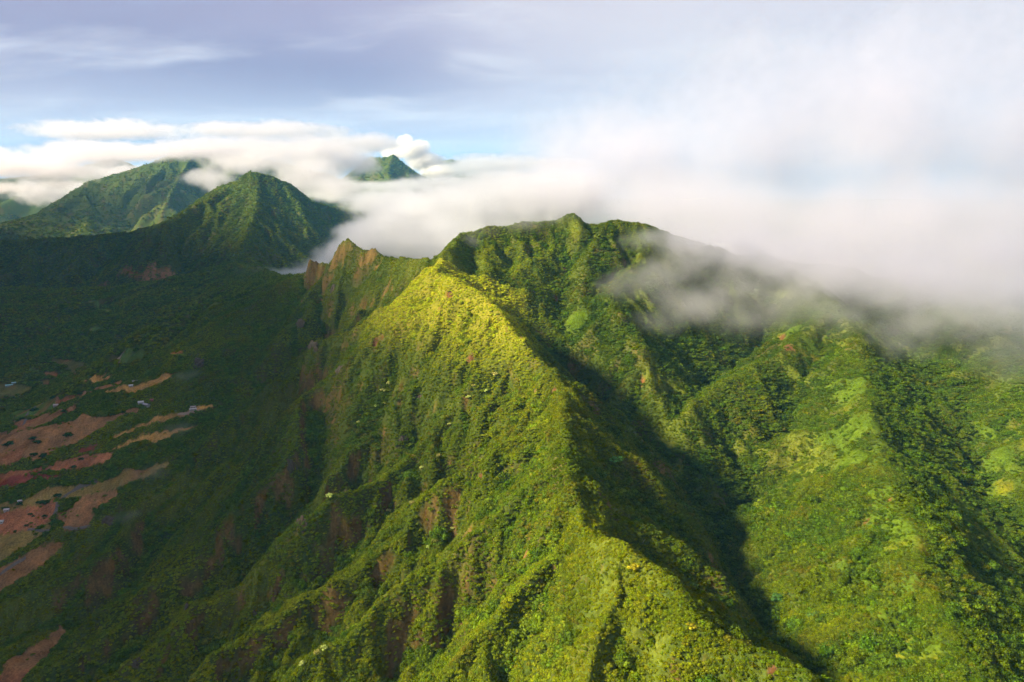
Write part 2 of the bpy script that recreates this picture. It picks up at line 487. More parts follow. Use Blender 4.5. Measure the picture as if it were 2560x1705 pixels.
for w_, dp_, wd_ in _seq:
    n_ = len(w_) - 1
    cut = np.zeros(GX.size)
    for k_, (a_, b_) in enumerate(zip(w_[:-1], w_[1:])):
        m_ = np.nonzero((GX > min(a_[0], b_[0]) - wd_ - 15) & (GX < max(a_[0], b_[0]) + wd_ + 15) & (GY > min(a_[1], b_[1]) - wd_ - 15) & (GY < max(a_[1], b_[1]) + wd_ + 15))[0]
        if m_.size == 0:
            continue
        gx_ = GX[m_] + fbm(GX[m_], GY[m_], 40, 3, ox=3.3) * 12
        gy_ = GY[m_] + fbm(GX[m_], GY[m_], 40, 3, ox=6.3) * 12
        d_ = b_ - a_
        t_ = np.clip(((gx_ - a_[0]) * d_[0] + (gy_ - a_[1]) * d_[1]) / (d_ @ d_), 0, 1)
        q_ = np.hypot(gx_ - a_[0] - t_ * d_[0], gy_ - a_[1] - t_ * d_[1])
        s_ = (k_ + t_) / n_
        prof = dp_ * sstep(0.0, 0.25, s_ + 0.08) * np.clip(1 - q_ / wd_, 0, 1) ** 1.2
        cut[m_] = np.maximum(cut[m_], prof)
    GZ = GZ - cut
GZ2 = GZ.reshape(NA, NR)

# ------------------------------------------------------------------ what covers the ground
def poly_world(pts):
    return np.array([hit(*p)[:2] for p in pts])


def inside(poly, x, y):
    m = (x > poly[:, 0].min()) & (x < poly[:, 0].max()) & (y > poly[:, 1].min()) & (y < poly[:, 1].max())
    out = np.zeros(x.shape, bool)
    ii = np.nonzero(m)[0]
    if ii.size == 0:
        return out
    px, py = x[ii], y[ii]
    c = np.zeros(ii.size, bool)
    j = len(poly) - 1
    for i in range(len(poly)):
        xi, yi, xj, yj = poly[i, 0], poly[i, 1], poly[j, 0], poly[j, 1]
        if yi != yj:
            c ^= ((yi > py) != (yj > py)) & (px < (xj - xi) * (py - yi) / (yj - yi) + xi)
        j = i
    out[ii] = c
    return out


def c1(*pts):
    return [(a * 0.2053, 781.6 + b * 0.2053) for a, b in pts]


def c2(*pts):
    return [(a * 0.2053, 1057.5 + b * 0.2053) for a, b in pts]


def c3(*pts):
    return [(a * 0.3519, 349.4 + b * 0.3519) for a, b in pts]


BROWN, GOLD, OLIVE, GREEN, RED, ORANGE, DULL = (0.200, 0.112, 0.048), (0.310, 0.185, 0.055), (0.175, 0.135, 0.042), (0.070, 0.125, 0.026), (0.185, 0.050, 0.032), (0.245, 0.105, 0.050), (0.085, 0.090, 0.026)
FIELDS = [
    (BROWN, c1((-300, 1080), (0, 1030), (390, 990), (600, 930), (850, 890), (1180, 850), (1400, 800), (1560, 745), (1640, 790), (1480, 840), (1300, 890), (1150, 990), (1000, 1070), (900, 1130), (700, 1200), (550, 1290), (300, 1320), (0, 1380), (-300, 1420))),
    (GREEN, c1((100, 820), (400, 750), (500, 690), (640, 650), (800, 660), (750, 700), (600, 780), (400, 860), (180, 890))),
    (BROWN, c1((110, 930), (350, 880), (570, 830), (740, 770), (880, 740), (910, 770), (760, 800), (620, 880), (380, 980), (200, 1000))),
    (BROWN, c1((640, 620), (900, 600), (950, 570), (1200, 500), (1330, 460), (1390, 480), (1250, 540), (1000, 600), (880, 650), (640, 700))),
    (GOLD, c1((1080, 640), (1300, 550), (1480, 510), (1700, 450), (1900, 380), (2010, 370), (1960, 400), (1800, 460), (1700, 510), (1450, 580), (1280, 620))),
    (GOLD, c1((880, 480), (960, 450), (1100, 410), (1170, 390), (1270, 400), (1250, 430), (1000, 480))),
    (GOLD, c1((1260, 1090), (1500, 980), (1700, 890), (1900, 830), (2010, 820), (2240, 760), (2400, 715), (2420, 735), (2240, 820), (1980, 860), (1800, 900), (1640, 970), (1500, 1020), (1300, 1115))),
    (GOLD, c1((1490, 1140), (1650, 1070), (1900, 1015), (2100, 985), (2240, 930), (2300, 925), (2240, 960), (2080, 1030), (1900, 1110), (1740, 1170), (1600, 1150), (1300, 1230), (1220, 1230))),
    (RED, c1((840, 1260), (900, 1215), (1000, 1200), (1090, 1180), (1040, 1250), (900, 1285))),
    (ORANGE, c1((-200, 1560), (0, 1500), (250, 1450), (490, 1400), (750, 1330), (1280, 1290), (1230, 1340), (1150, 1400), (950, 1460), (850, 1480), (600, 1470), (300, 1500), (100, 1590), (-200, 1650))),
    (RED, c1((100, 1540), (380, 1470), (620, 1500), (690, 1530), (400, 1570), (300, 1600), (0, 1650), (-100, 1640))),
    (OLIVE, c2((-200, 480), (0, 460), (300, 430), (480, 350), (650, 290), (900, 280), (1300, 180), (1900, 40), (1900, 70), (1750, 160), (1330, 310), (900, 420), (640, 430), (560, 500), (400, 540), (0, 590), (-200, 600))),
    (ORANGE, c2((-200, 590), (0, 570), (400, 520), (600, 440), (660, 520), (640, 620), (560, 700), (300, 780), (0, 830), (-200, 860))),
    (BROWN, c2((900, 420), (1310, 320), (1310, 400), (1040, 560), (1000, 740), (700, 790), (650, 640), (800, 540))),
    (OLIVE, c2((-200, 870), (0, 830), (300, 780), (560, 700), (640, 720), (540, 830), (300, 960), (100, 1080), (0, 1140), (-200, 1220))),
    (BROWN, c2((-200, 1300), (0, 1200), (250, 1090), (500, 970), (720, 930), (720, 990), (640, 1070), (500, 1180), (300, 1270), (100, 1400), (0, 1480), (-200, 1560))),
    (GREEN, c1((1330, 280), (1400, 130), (1480, 110), (1620, 150), (1630, 210), (1450, 260))),
    (DULL, c1((550, 200), (950, 250), (990, 310), (870, 330), (850, 400), (800, 400), (760, 310), (600, 260))),
    (GREEN, c1((330, 320), (480, 340), (440, 370), (330, 355))),
    (GOLD, c1((1880, 160), (2060, 120), (2040, 150), (1960, 170))),
    (DULL, c1((-100, 520), (0, 480), (200, 500), (360, 520), (300, 600), (0, 650), (-100, 680))),
    (BROWN, c1((490, 370), (600, 360), (690, 410), (620, 440), (520, 400))),
    (DULL, c1((420, 440), (560, 470), (600, 520), (480, 520))),
    (BROWN, c3((580, 880), (740, 830), (870, 790), (990, 730), (1050, 745), (1000, 790), (1140, 800), (1050, 840), (900, 850), (640, 890))),
    (GREEN, c3((580, 1150), (660, 1140), (690, 1160), (600, 1175))),
    (GREEN, c3((570, 960), (640, 980), (740, 1030), (720, 1060), (640, 1020), (580, 990))),
    (BROWN, [(0, 1545), (70, 1490), (145, 1440), (150, 1455), (90, 1530), (40, 1580), (-40, 1640)]),
]
FIELDS = [(c, poly_world(p)) for c, p in FIELDS]

# open grass on the right-hand slopes: bearing, radius across / down the slope
GRASS = [(1955, 900, 34, 45), (1965, 980, 34, 45), (1975, 1060, 34, 42), (2035, 1130, 22, 24), (2020, 1200, 28, 28), (2060, 1260, 24, 26), (1995, 1330, 22, 20), (2080, 1360, 20, 20), (2050, 1430, 18, 24), (2100, 1500, 14, 18),
         (1555, 1085, 14, 16), (2200, 1070, 26, 14), (2240, 1180, 26, 26), (2330, 1080, 26, 40), (2300, 1260, 20, 20), (2330, 1330, 18, 22), (2345, 1420, 16, 24), (2290, 1120, 18, 20), (1880, 830, 30, 30), (1330, 745, 26, 22),
         (1480, 540, 24, 18), (1240, 630, 24, 18), (1820, 760, 30, 22), (2270, 1010, 20, 20)]
GRASS = [(hit(a, b), r1, r2) for a, b, r1, r2 in GRASS]
# bare red earth: bearing, radius
SOIL = [(1990, 1197, 3.6), (1275, 905, 5), (1200, 775, 4), (1165, 755, 4), (1080, 825, 6), (1030, 680, 8), (1010, 710, 5), (1300, 625, 7), (1360, 740, 6), (1280, 690, 6), (1815, 800, 11), (1800, 775, 9),
        (1475, 875, 7), (1105, 1095, 4), (1230, 1190, 4.5), (1215, 1175, 3), (1160, 1365, 3.5), (1150, 1385, 3), (130, 1480, 9), (110, 1500, 9), (90, 1520, 9), (1860, 1110, 3), (2045, 1150, 3), (1780, 1540, 4),
        (950, 1155, 4), (980, 1180, 4), (1060, 1440, 3), (860, 790, 9), (880, 775, 8)]
SOIL = [(hit(a, b), r) for a, b, r in SOIL]
# bare rock: bearing, radius
ROCKS = [(770, 610, 16), (785, 590, 12), (850, 585, 18), (838, 600, 16), (720, 605, 14), (740, 605, 14), (866, 620, 12), (760, 640, 10), (700, 805, 10), (690, 700, 12), (760, 770, 12), (735, 690, 12)]
ROCKS = [(hit(a, b), r) for a, b, r in ROCKS]


def cover(x, y, z):
    """field index, grass, soil, rock and scrub weights of ground points"""
    fi = np.full(x.shape, -1, np.int32)
    wob = 1.0
    xx = x + fbm(x, y, 40, 5, 0.65, ox=21) * 9
    yy = y + fbm(x, y, 40, 5, 0.65, ox=31) * 9
    for k, (c, poly) in enumerate(FIELDS):
        fi[inside(poly, xx, yy)] = k
    g = np.zeros(x.shape)
    n1 = fbm(x, y, 24, 4, ox=41)
    for (p, r1, r2) in GRASS:
        d = np.sqrt(((x - p[0]) / r1) ** 2 + ((y - p[1]) / (r2 * 1.3)) ** 2)
        g = np.maximum(g, sstep(1.15, 0.35, d + n1 * 0.9))
    s = np.zeros(x.shape)
    n2 = fbm(x, y, 7, 3, ox=51)
    for (p, r) in SOIL:
        d = np.sqrt((x - p[0]) ** 2 + ((y - p[1]) * 0.8) ** 2 + ((z - p[2]) * 0.7) ** 2) / r
        s = np.maximum(s, 0.9 * sstep(1.1, 0.3, d + n2 * 1.0))
    k = np.zeros(x.shape)
    n3 = fbm(x, y, 12, 3, ox=61)
    for (p, r) in ROCKS:
        d = np.sqrt((x - p[0]) ** 2 + (y - p[1]) ** 2 + (z - p[2]) ** 2) / r
        k = np.maximum(k, sstep(1.25, 0.8, d + n3 * 0.7))
    return fi, g, s, k


# slope of the sheet
dza = np.gradient(GZ2, axis=0) / (np.gradient(az)[:, None] * rad[None, :])
dzr = np.gradient(GZ2, axis=1) / np.gradient(rad)[None, :]
SLOPE = np.hypot(dza, dzr).ravel()
fi, wg, ws, wk = cover(GX, GY, GZ)
RAD = np.hypot(GX, GY)
wk = np.maximum(wk, sstep(1.95, 2.7, SLOPE + fbm(GX, GY, 22, 4, ox=71) * 0.9) * (RAD < 2500))
base = np.empty((GX.size, 3))
base[:] = (0.042, 0.062, 0.010)
sc = sstep(0.05, 0.5, fbm(GX, GY, 45, 4, ox=81) + 0.15 * fbm(GX, GY, 8, 2, ox=82))[:, None]
base = base * (1 - 0.6 * sc) + np.array((0.075, 0.056, 0.020)) * 0.6 * sc
FERN = sstep(0.12, 0.5, fbm(GX, GY, 75, 4, ox=191)) * (RAD < 1900)
fcol = np.array((0.070, 0.088, 0.010)) * (1 + 0.35 * fbm(GX, GY, 12, 3, ox=192))[:, None]
base = base * (1 - 0.8 * FERN[:, None]) + fcol * 0.8 * FERN[:, None]
CREST_SUN = sstep(455, 520, GZ) * sstep(60, -20, GX) * sstep(600, 750, GY) * (GY < 1200)  # summit ground coloured lighter and yellower, standing for strong sun on it
base = base * (1 - 0.8 * CREST_SUN[:, None]) + np.array((0.17, 0.165, 0.016)) * 0.8 * CREST_SUN[:, None]
gcol = np.array((0.048, 0.080, 0.007)) * (1 + 0.25 * fbm(GX, GY, 9, 3, ox=91))[:, None] + np.array((0.05, 0.02, 0)) * sstep(0.1, 0.6, fbm(GX, GY, 30, 3, ox=92))[:, None]
base = base * (1 - wg[:, None]) + gcol * wg[:, None]
rcol = np.array((0.102, 0.069, 0.022)) * (1 + 0.6 * fbm(GX, GY, 6, 3, ox=93))[:, None]
base = base * (1 - wk[:, None]) + rcol * wk[:, None]
scol = np.array((0.098, 0.043, 0.020)) * (1 + 0.4 * fbm(GX, GY, 5, 2, ox=94))[:, None]
base = base * (1 - ws[:, None]) + scol * ws[:, None]
for k, (c, poly) in enumerate(FIELDS):
    m = fi == k
    if m.any():
        v = 1 + 0.55 * fbm(GX[m], GY[m], 45, 5, 0.6, ox=95)
        mixr = sstep(0.15, 0.6, fbm(GX[m], GY[m], 80, 3, ox=96))[:, None] * 0.5
        base[m] = (np.array(c) * (1 - mixr) + np.array((0.22, 0.07, 0.04)) * mixr) * v[:, None]
base = np.clip(base, 0.005, 0.8)

# one sheet cut into the pieces of country one can name
region = np.zeros(GX.size, np.int32)                       # 0 near ridge
lowland = (GX < -330) & (GZ < 175 + sstep(900, 2400, GY) * 40) & (GY < 2700) & (GY > 0)
region[lowland] = 1
region[(RAD > 1720) & (GY > 1640) & ~lowland] = 2
region[(GY > 2700) & (RAD < 5200) & (np.abs(AZ.ravel()) < 0.9)] = 2
region[RAD >= 5200] = 3
region[(GX < -1900) & (AZ.ravel() < -0.84)] = 4  # the unseen range added for its shade
idx = np.arange(NA * NR).reshape(NA, NR)
quads = np.stack([idx[:-1, :-1], idx[1:, :-1], idx[1:, 1:], idx[:-1, 1:]], -1).reshape(-1, 4)
CO = np.stack([GX, GY, GZ], -1)


def mesh_from(co, faces, name, smooth=True, attrs=None):
    me = bpy.data.meshes.new(name)
    me.vertices.add(len(co))
    me.vertices.foreach_set('co', np.asarray(co, np.float32).ravel())
    faces = np.asarray(faces, np.int32)
    if len(faces):
        k = faces.shape[1]
        me.loops.add(faces.size)
        me.loops.foreach_set('vertex_index', faces.ravel())
        me.polygons.add(len(faces))
        me.polygons.foreach_set('loop_start', np.arange(0, faces.size, k, dtype=np.int32))
        if smooth:
            me.polygons.foreach_set('use_smooth', np.ones(len(faces), bool))
    for nm, (typ, data) in (attrs or {}).items():
        at = me.attributes.new(nm, typ, 'POINT')
        if typ == 'FLOAT_COLOR':
            at.data.foreach_set('color', np.concatenate([data, np.ones((len(data), 1))], 1).astype(np.float32).ravel())
        elif typ == 'FLOAT_VECTOR':
            at.data.foreach_set('vector', np.asarray(data, np.float32).ravel())
        else:
            at.data.foreach_set('value', np.asarray(data))
    me.update(calc_edges=True)
    return me


def link(name, data, parent=None, **props):
    o = bpy.data.objects.new(name, data)
    COL.objects.link(o)
    if parent is not None:
        o.parent = parent
    for k, v in props.items():
        o[k] = v
    return o


def ground_material():
    m = bpy.data.materials.new('ground_cover')
    m.use_nodes = True
    t = NT(m.node_tree)
    t.n.clear()
    at = t.new('ShaderNodeAttribute', attribute_name='cover')
    geo = t.new('ShaderNodeNewGeometry')
    pos = geo.outputs['Position']
    n1 = t.noise(pos, 0.35, 5, 0.65)
    n2 = t.noise(pos, 0.06, 4, 0.6)
    v = t.math('ADD', t.rng(n1, 0.3, 0.7, 0.62, 1.30), t.rng(n2, 0.3, 0.7, -0.12, 0.16))
    col = t.vmath('SCALE', at.outputs['Color'], scale=v)
    col = t.mix(t.rng(n2, 0.45, 0.7, 0.0, 0.25), col, t.vmath('MULTIPLY', col, (1.35, 0.9, 0.8)))
    bs = t.new('ShaderNodeBsdfDiffuse')
    t.put(bs.inputs['Color'], col)
    bp = t.new('ShaderNodeBump')
    bp.inputs['Strength'].default_value = 0.8
    bp.inputs['Distance'].default_value = 1.2
    t.put(bp.inputs['Height'], n1)
    t.l.new(bp.outputs[0], bs.inputs['Normal'])
    out = t.new('ShaderNodeOutputMaterial')
    t.l.new(bs.outputs[0], out.inputs[0])
    return m


M_GROUND = ground_material()
names = ['near_mountain_ridge', 'valley_floor', 'pyramid_mountain', 'far_mountain_range', 'added_shade_range']
labels = ['steep green mountain ridge with a sharp crest running away from the viewer',
          'wide valley floor with brown fields and dark tree belts',
          'dark pyramid shaped mountain and the forested saddle before it',
          'hazy blue-green mountains in the distance under the cloud deck',
          'unseen mountain range added to shade the valley']
qreg = region[quads].max(1)
for k, nm in enumerate(names):
    fq = quads[qreg == k]
    if len(fq) == 0:
        continue
    used, inv = np.unique(fq, return_inverse=True)
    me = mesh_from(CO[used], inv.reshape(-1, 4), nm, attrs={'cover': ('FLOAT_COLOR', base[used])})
    me.materials.append(M_GROUND)
    link(nm, me, kind='structure', label=labels[k])

# ------------------------------------------------------------------ foliage
def leaf_material():
    m = bpy.data.materials.new('leaves')
    m.use_nodes = True
    t = NT(m.node_tree)
    t.n.clear()
    at = t.new('ShaderNodeAttribute', attribute_type='INSTANCER', attribute_name='tint')
    geo = t.new('ShaderNodeNewGeometry')
    v = t.rng(geo.outputs['Random Per Island'], 0.0, 1.0, 0.45, 1.6, smooth=False)
    col = t.vmath('SCALE', at.outputs['Color'], scale=v)
    df = t.new('ShaderNodeBsdfDiffuse')
    t.put(df.inputs['Color'], col)
    tr = t.new('ShaderNodeBsdfTranslucent')
    t.put(tr.inputs['Color'], t.vmath('MULTIPLY', col, (1.25, 1.2, 0.5)))
    mx = t.new('ShaderNodeMixShader')
    mx.inputs[0].default_value = 0.28
    t.l.new(df.outputs[0], mx.inputs[1])
    t.l.new(tr.outputs[0], mx.inputs[2])
    out = t.new('ShaderNodeOutputMaterial')
    t.l.new(mx.outputs[0], out.inputs[0])
    return m


def bark_material():
    m = bpy.data.materials.new('bark')
    m.use_nodes = True
    t = NT(m.node_tree)
    bs = t.n['Principled BSDF']
    geo = t.new('ShaderNodeNewGeometry')
    n = t.noise(geo.outputs['Position'], 2.5, 4, 0.6)
    t.put(bs.inputs['Base Color'], t.mix(n, (0.06, 0.045, 0.03), (0.22, 0.18, 0.14)))
    bs.inputs['Roughness'].default_value = 0.9
    return m


M_LEAF = leaf_material()
M_BARK = bark_material()


def crown_mesh(name, seed, n=110, lobes=5, flat=0.75, leaf=0.30, spread=0.55, lift=0.55, open_=0.0):
    """a crown of about unit radius, its foot at z = 0: leaf sprays set on uneven lobes"""
    r = np.random.default_rng(seed)
    cs = [np.array([0, 0, lift * flat + 0.15])]
    rs = [0.62]
    for k in range(lobes):
        a = 2 * math.pi * (k + r.uniform(-0.3, 0.3)) / lobes
        d = spread * r.uniform(0.7, 1.25)
        cs.append(np.array([math.cos(a) * d, math.sin(a) * d, (lift + r.uniform(-0.25, 0.25)) * flat]))
        rs.append(r.uniform(0.30, 0.52))
    vs, fs = [], []
    tot = sum(x * x for x in rs)
    for c, rr_ in zip(cs, rs):
        m = max(6, int(n * rr_ * rr_ / tot))
        for i in range(m):
            u = r.normal(size=3)
            u[2] = abs(u[2]) * 0.9 - 0.25
            u /= np.linalg.norm(u)
            p = c + u * rr_ * np.array([1, 1, flat]) * r.uniform(0.78, 1.08)
            nrm = u + r.normal(size=3) * 0.45
            nrm /= np.linalg.norm(nrm)
            ax = np.cross(nrm, r.normal(size=3))
            ax /= np.linalg.norm(ax) + 1e-6
            bx = np.cross(nrm, ax)
            s1, s2 = leaf * r.uniform(0.6, 1.2), leaf * r.uniform(0.45, 0.9)
            k0 = len(vs)
            tip = nrm * leaf * 0.25
            vs += [p - ax * s1 * 0.5, p + bx * s2 * 0.5 - tip * 0.3, p + ax * s1 * 0.6 - tip, p - bx * s2 * 0.5]
            fs += [(k0, k0 + 1, k0 + 2, k0 + 3)]
    # inner mass that stops one from seeing through
    if open_ < 0.5:
        for c, rr_ in zip(cs, rs):
            q = rr_ * 0.74
            k0 = len(vs)
            ring = 6
            vs.append(c + np.array([0, 0, q * flat]))
            for j in range(2):
                for i in range(ring):
                    a = 2 * math.pi * (i + 0.5 * j) / ring
                    zz, ra = ((0.45, 0.88), (-0.35, 0.92))[j]
                    vs.append(c + np.array([math.cos(a) * ra * q, math.sin(a) * ra * q, zz * q * flat]) * r.uniform(0.9, 1.1))
            vs.append(c + np.array([0, 0, -q * flat]))
            t0 = k0
            for i in range(ring):
                i2 = (i + 1) % ring
                fs += [(t0, t0 + 1 + i, t0 + 1 + i2, t0 + 1 + i2)]
                fs += [(t0 + 1 + i, t0 + 7 + i, t0 + 7 + i2, t0 + 1 + i2)]
                fs += [(t0 + 13, t0 + 7 + i2, t0 + 7 + i, t0 + 7 + i)]
    co = np.array(vs)
    co[:, :2] /= 1.0
    bm = bmesh.new()
    bv = [bm.verts.new(v) for v in co]
    for f in fs:
        f2 = tuple(dict.fromkeys(f))
        try:
            bm.faces.new([bv[i] for i in f2])
        except ValueError:
            pass
    me = bpy.data.meshes.new(name)
    bm.to_mesh(me)
    bm.free()
    me.materials.append(M_LEAF)
    return me


CROWNS = [crown_mesh('crown_round', 1, 260, 5, 0.85, 0.20, 0.55, 0.55),
          crown_mesh('crown_low', 2, 240, 6, 0.60, 0.20, 0.65, 0.50),
          crown_mesh('crown_tall', 3, 260, 4, 1.15, 0.19, 0.42, 0.60),
          crown_mesh('crown_uneven', 4, 260, 7, 0.85, 0.18, 0.70, 0.55),
          crown_mesh('crown_flat', 5, 300, 9, 0.42, 0.17, 0.78, 1.10),
          crown_mesh('crown_thin', 6, 170, 5, 0.80, 0.18, 0.60, 0.60, open_=1.0)]
lib = bpy.data.collections.new('foliage_library')
for k, me in enumerate(CROWNS):
    lo = bpy.data.objects.new('foliage_%s' % 'abcdef'[k], me)
    lib.objects.link(lo)

ng = bpy.data.node_groups.new('scatter', 'GeometryNodeTree')
ng.interface.new_socket('Geometry', in_out='INPUT', socket_type='NodeSocketGeometry')
ng.interface.new_socket('Geometry', in_out='OUTPUT', socket_type='NodeSocketGeometry')
gi = ng.nodes.new('NodeGroupInput')
go = ng.nodes.new('NodeGroupOutput')
ci = ng.nodes.new('GeometryNodeCollectionInfo')
ci.inputs[0].default_value = lib
ci.inputs['Separate Children'].default_value = True
ci.inputs['Reset Children'].default_value = True
ip = ng.nodes.new('GeometryNodeInstanceOnPoints')
ip.inputs['Pick Instance'].default_value = True


def gattr(nm, typ):
    nd = ng.nodes.new('GeometryNodeInputNamedAttribute')
    nd.data_type = typ
    nd.inputs['Name'].default_value = nm
    return nd.outputs[0]


ng.links.new(gi.outputs[0], ip.inputs['Points'])
ng.links.new(ci.outputs[0], ip.inputs['Instance'])
ng.links.new(gattr('kind_of', 'INT'), ip.inputs['Instance Index'])
e2r = ng.nodes.new('FunctionNodeEulerToRotation')
ng.links.new(gattr('turn', 'FLOAT_VECTOR'), e2r.inputs[0])
ng.links.new(e2r.outputs[0], ip.inputs['Rotation'])
ng.links.new(gattr('size', 'FLOAT_VECTOR'), ip.inputs['Scale'])
ng.links.new(ip.outputs[0], go.inputs[0])


def sample_ring(n, r0, r1, a0=-43.5, a1=43.5):
    a = np.radians(rng.uniform(a0, a1, n))
    r = np.sqrt(rng.uniform(r0 * r0, r1 * r1, n))
    return np.sin(a) * r, np.cos(a) * r


def seen(x, y, z, slack):
    """can the camera see the point, give or take slack metres of height"""
    ok = np.ones(x.shape, bool)
    for f in np.linspace(0.12, 0.97, 46):
        g = ground(x * f, y * f)
        ok &= g < CAM_Z + (z - CAM_Z) * f + slack
    return ok


def to_pic(x, y, z):
    dy = y * CP - (z - CAM_Z) * SP
    dz = y * SP + (z - CAM_Z) * CP
    return PW / 2 + FP * x / dy, PH / 2 - FP * dz / dy, dy


def grad_at(x, y, e):
    return (ground(x + e, y) - ground(x - e, y)) / (2 * e), (ground(x, y + e) - ground(x, y - e)) / (2 * e)


BUCK = []


def scatter(n, r0, r1, size0, size1, e, slack, keep_hidden):
    x, y = sample_ring(n, r0, r1)
    z = ground(x, y)
    X, Y, dep = to_pic(x, y, z)
    ok = (Y < 1568 + 160) & (X > -160) & (X < PW + 160)
    ok &= seen(x, y, z, slack)
    x, y, z = x[ok], y[ok], z[ok]
    gx, gy = grad_at(x, y, e)
    sl = np.hypot(gx, gy)
    fi, g, s, k = cover(x, y, z)
    # hollow or rise of the ground: tall trees stand in the hollows
    hol = (ground(x + 22, y) + ground(x - 22, y) + ground(x, y + 22) + ground(x, y - 22)) / 4 - z
    u = rng.random(x.size)
    p = np.ones(x.size)
    p *= 1 - 0.68 * g
    p *= 1 - 0.94 * s
    p *= 1 - 0.80 * np.maximum(k, sstep(1.9, 2.6, sl) * (r0 < 1700))
    p[fi >= 0] = np.where(fi[fi >= 0] == 23, 0.65, 0.006 + 0.10 * sstep(0.35, 0.7, fbm(x[fi >= 0], y[fi >= 0], 70, 3, ox=181)))
    # bare scrubby breaks
    br = fbm(x, y, 30, 3, ox=131)
    p *= 1 - 0.5 * sstep(0.25, 0.6, br) * (r0 < 1700)
    ok = u < p
    x, y, z, sl, hol, gx, gy, g = (v[ok] for v in (x, y, z, sl, hol, gx, gy, g))
    n = x.size
    big = sstep(-3, 6, hol + 6 * fbm(x, y, 50, 3, ox=141) + 4 * sstep(60, 250, x)) * sstep(1.7, 0.8, sl)
    sz = (size0 + (size1 - size0) * big * rng.random(n) ** 1.3) * rng.uniform(0.7, 1.25, n)
    sz *= 1 - 0.45 * g
    fern = sstep(0.12, 0.5, fbm(x, y, 75, 4, ox=191)) * (r0 < 1700)
    sz *= 1 - 0.42 * fern
    sz *= np.where(rng.random(n) < 0.03 * (1 - fern), 1.35, 1.0)
    # kinds
    kd = rng.choice([0, 1, 3, 2, 5], n, p=[0.3, 0.32, 0.2, 0.1, 0.08])
    kd = np.where((big > 0.55) & (rng.random(n) < 0.35), 4, kd)
    # colours: broad drifts of yellow-green, deep green, olive and brown scrub, plus each plant's own cast
    t1 = fbm(x, y, 120, 3, ox=151)
    t2 = fbm(x, y, 35, 3, ox=161)
    own = 0.45 * rng.random(n) + 0.55 * np.clip(0.5 + 0.95 * fbm(x, y, 13, 3, ox=171), 0, 1)
    knob = sstep(620, 480, y) * sstep(-140, -20, x) * sstep(150, 70, x) * (r0 < 700)
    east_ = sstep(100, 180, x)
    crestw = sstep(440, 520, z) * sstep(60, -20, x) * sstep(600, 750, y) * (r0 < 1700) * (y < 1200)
    yel = np.array((0.205, 0.235, 0.006))
    mid = np.array((0.110, 0.158, 0.006))
    deep = np.array((0.052, 0.110, 0.009))
    oliv = np.array((0.142, 0.135, 0.010))
    brwn = np.array((0.150, 0.105, 0.020))
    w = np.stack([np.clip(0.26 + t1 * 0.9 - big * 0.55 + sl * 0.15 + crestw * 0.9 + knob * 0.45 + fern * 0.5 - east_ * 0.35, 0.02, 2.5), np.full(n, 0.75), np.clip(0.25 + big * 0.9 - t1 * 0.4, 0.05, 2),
                  np.clip(0.22 + t2 * 0.7, 0.03, 2), np.clip(0.03 + 0.45 * (t2 - 0.15) * (1 - big), 0.008, 1)], -1)
    far = 1.0 if r0 >= 1700 else 0.0
    w[:, 0] *= 1 - 0.6 * far
    w = np.cumsum(w / w.sum(1, keepdims=True), 1)
    pick = (own[:, None] > w).sum(1).clip(0, 4)
    pal = np.stack([yel, mid, deep, oliv, brwn])
    tint = pal[pick]
    wd = np.diff(np.concatenate([np.zeros((n, 1)), w], 1), axis=1)
    tint = 0.5 * tint + 0.5 * (wd @ pal)
    tint = tint * np.where(x > 40 + 0.25 * np.clip(y - 1000, 0, 900), 0.72, 1.0)[:, None] * (1 + 0.08 * knob)[:, None]  # plants on the right darkened, standing in for weaker sunlight there
    sun_lift = (crestw * np.where(pick == 2, 0.35, 1.0))[:, None]
    tint = tint * (1 - sun_lift * 0.7) + np.array((0.44, 0.46, 0.016)) * sun_lift * 0.7  # strong sun on the summit put into the yellowed plant colour
    tint = tint * rng.uniform(0.75, 1.25, n)[:, None] * (1 + rng.normal(0, 0.05, (n, 3)))
    tint = np.clip(tint, 0.004, 0.6)
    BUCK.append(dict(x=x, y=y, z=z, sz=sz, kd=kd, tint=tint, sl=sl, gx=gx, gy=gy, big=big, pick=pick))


scatter(165000, 300, 820, 2.2, 9.0, 2.0, 5, True)
scatter(320000, 820, 1760, 2.1, 6.6, 4.0, 6, True)
scatter(380000, 1760, 5300, 5.5, 9.0, 10.0, 8, False)
scatter(120000, 5300, 10500, 9.0, 14.0, 20.0, 25, False)
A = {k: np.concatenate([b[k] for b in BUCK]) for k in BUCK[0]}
NT_ = A['x'].size
print('plants', [b['x'].size for b in BUCK])
turn = np.stack([np.clip(A['gy'] * -0.0, -1, 1) + rng.normal(0, 0.12, NT_), rng.normal(0, 0.12, NT_), rng.uniform(0, 6.283, NT_)], -1)
size3 = np.stack([A['sz'] * rng.uniform(0.85, 1.15, NT_), A['sz'] * rng.uniform(0.85, 1.15, NT_), A['sz'] * rng.uniform(0.75, 1.15, NT_)], -1)
foot = A['z'] - 0.25 * A['sz'] * np.clip(A['sl'], 0.3, 1.5)

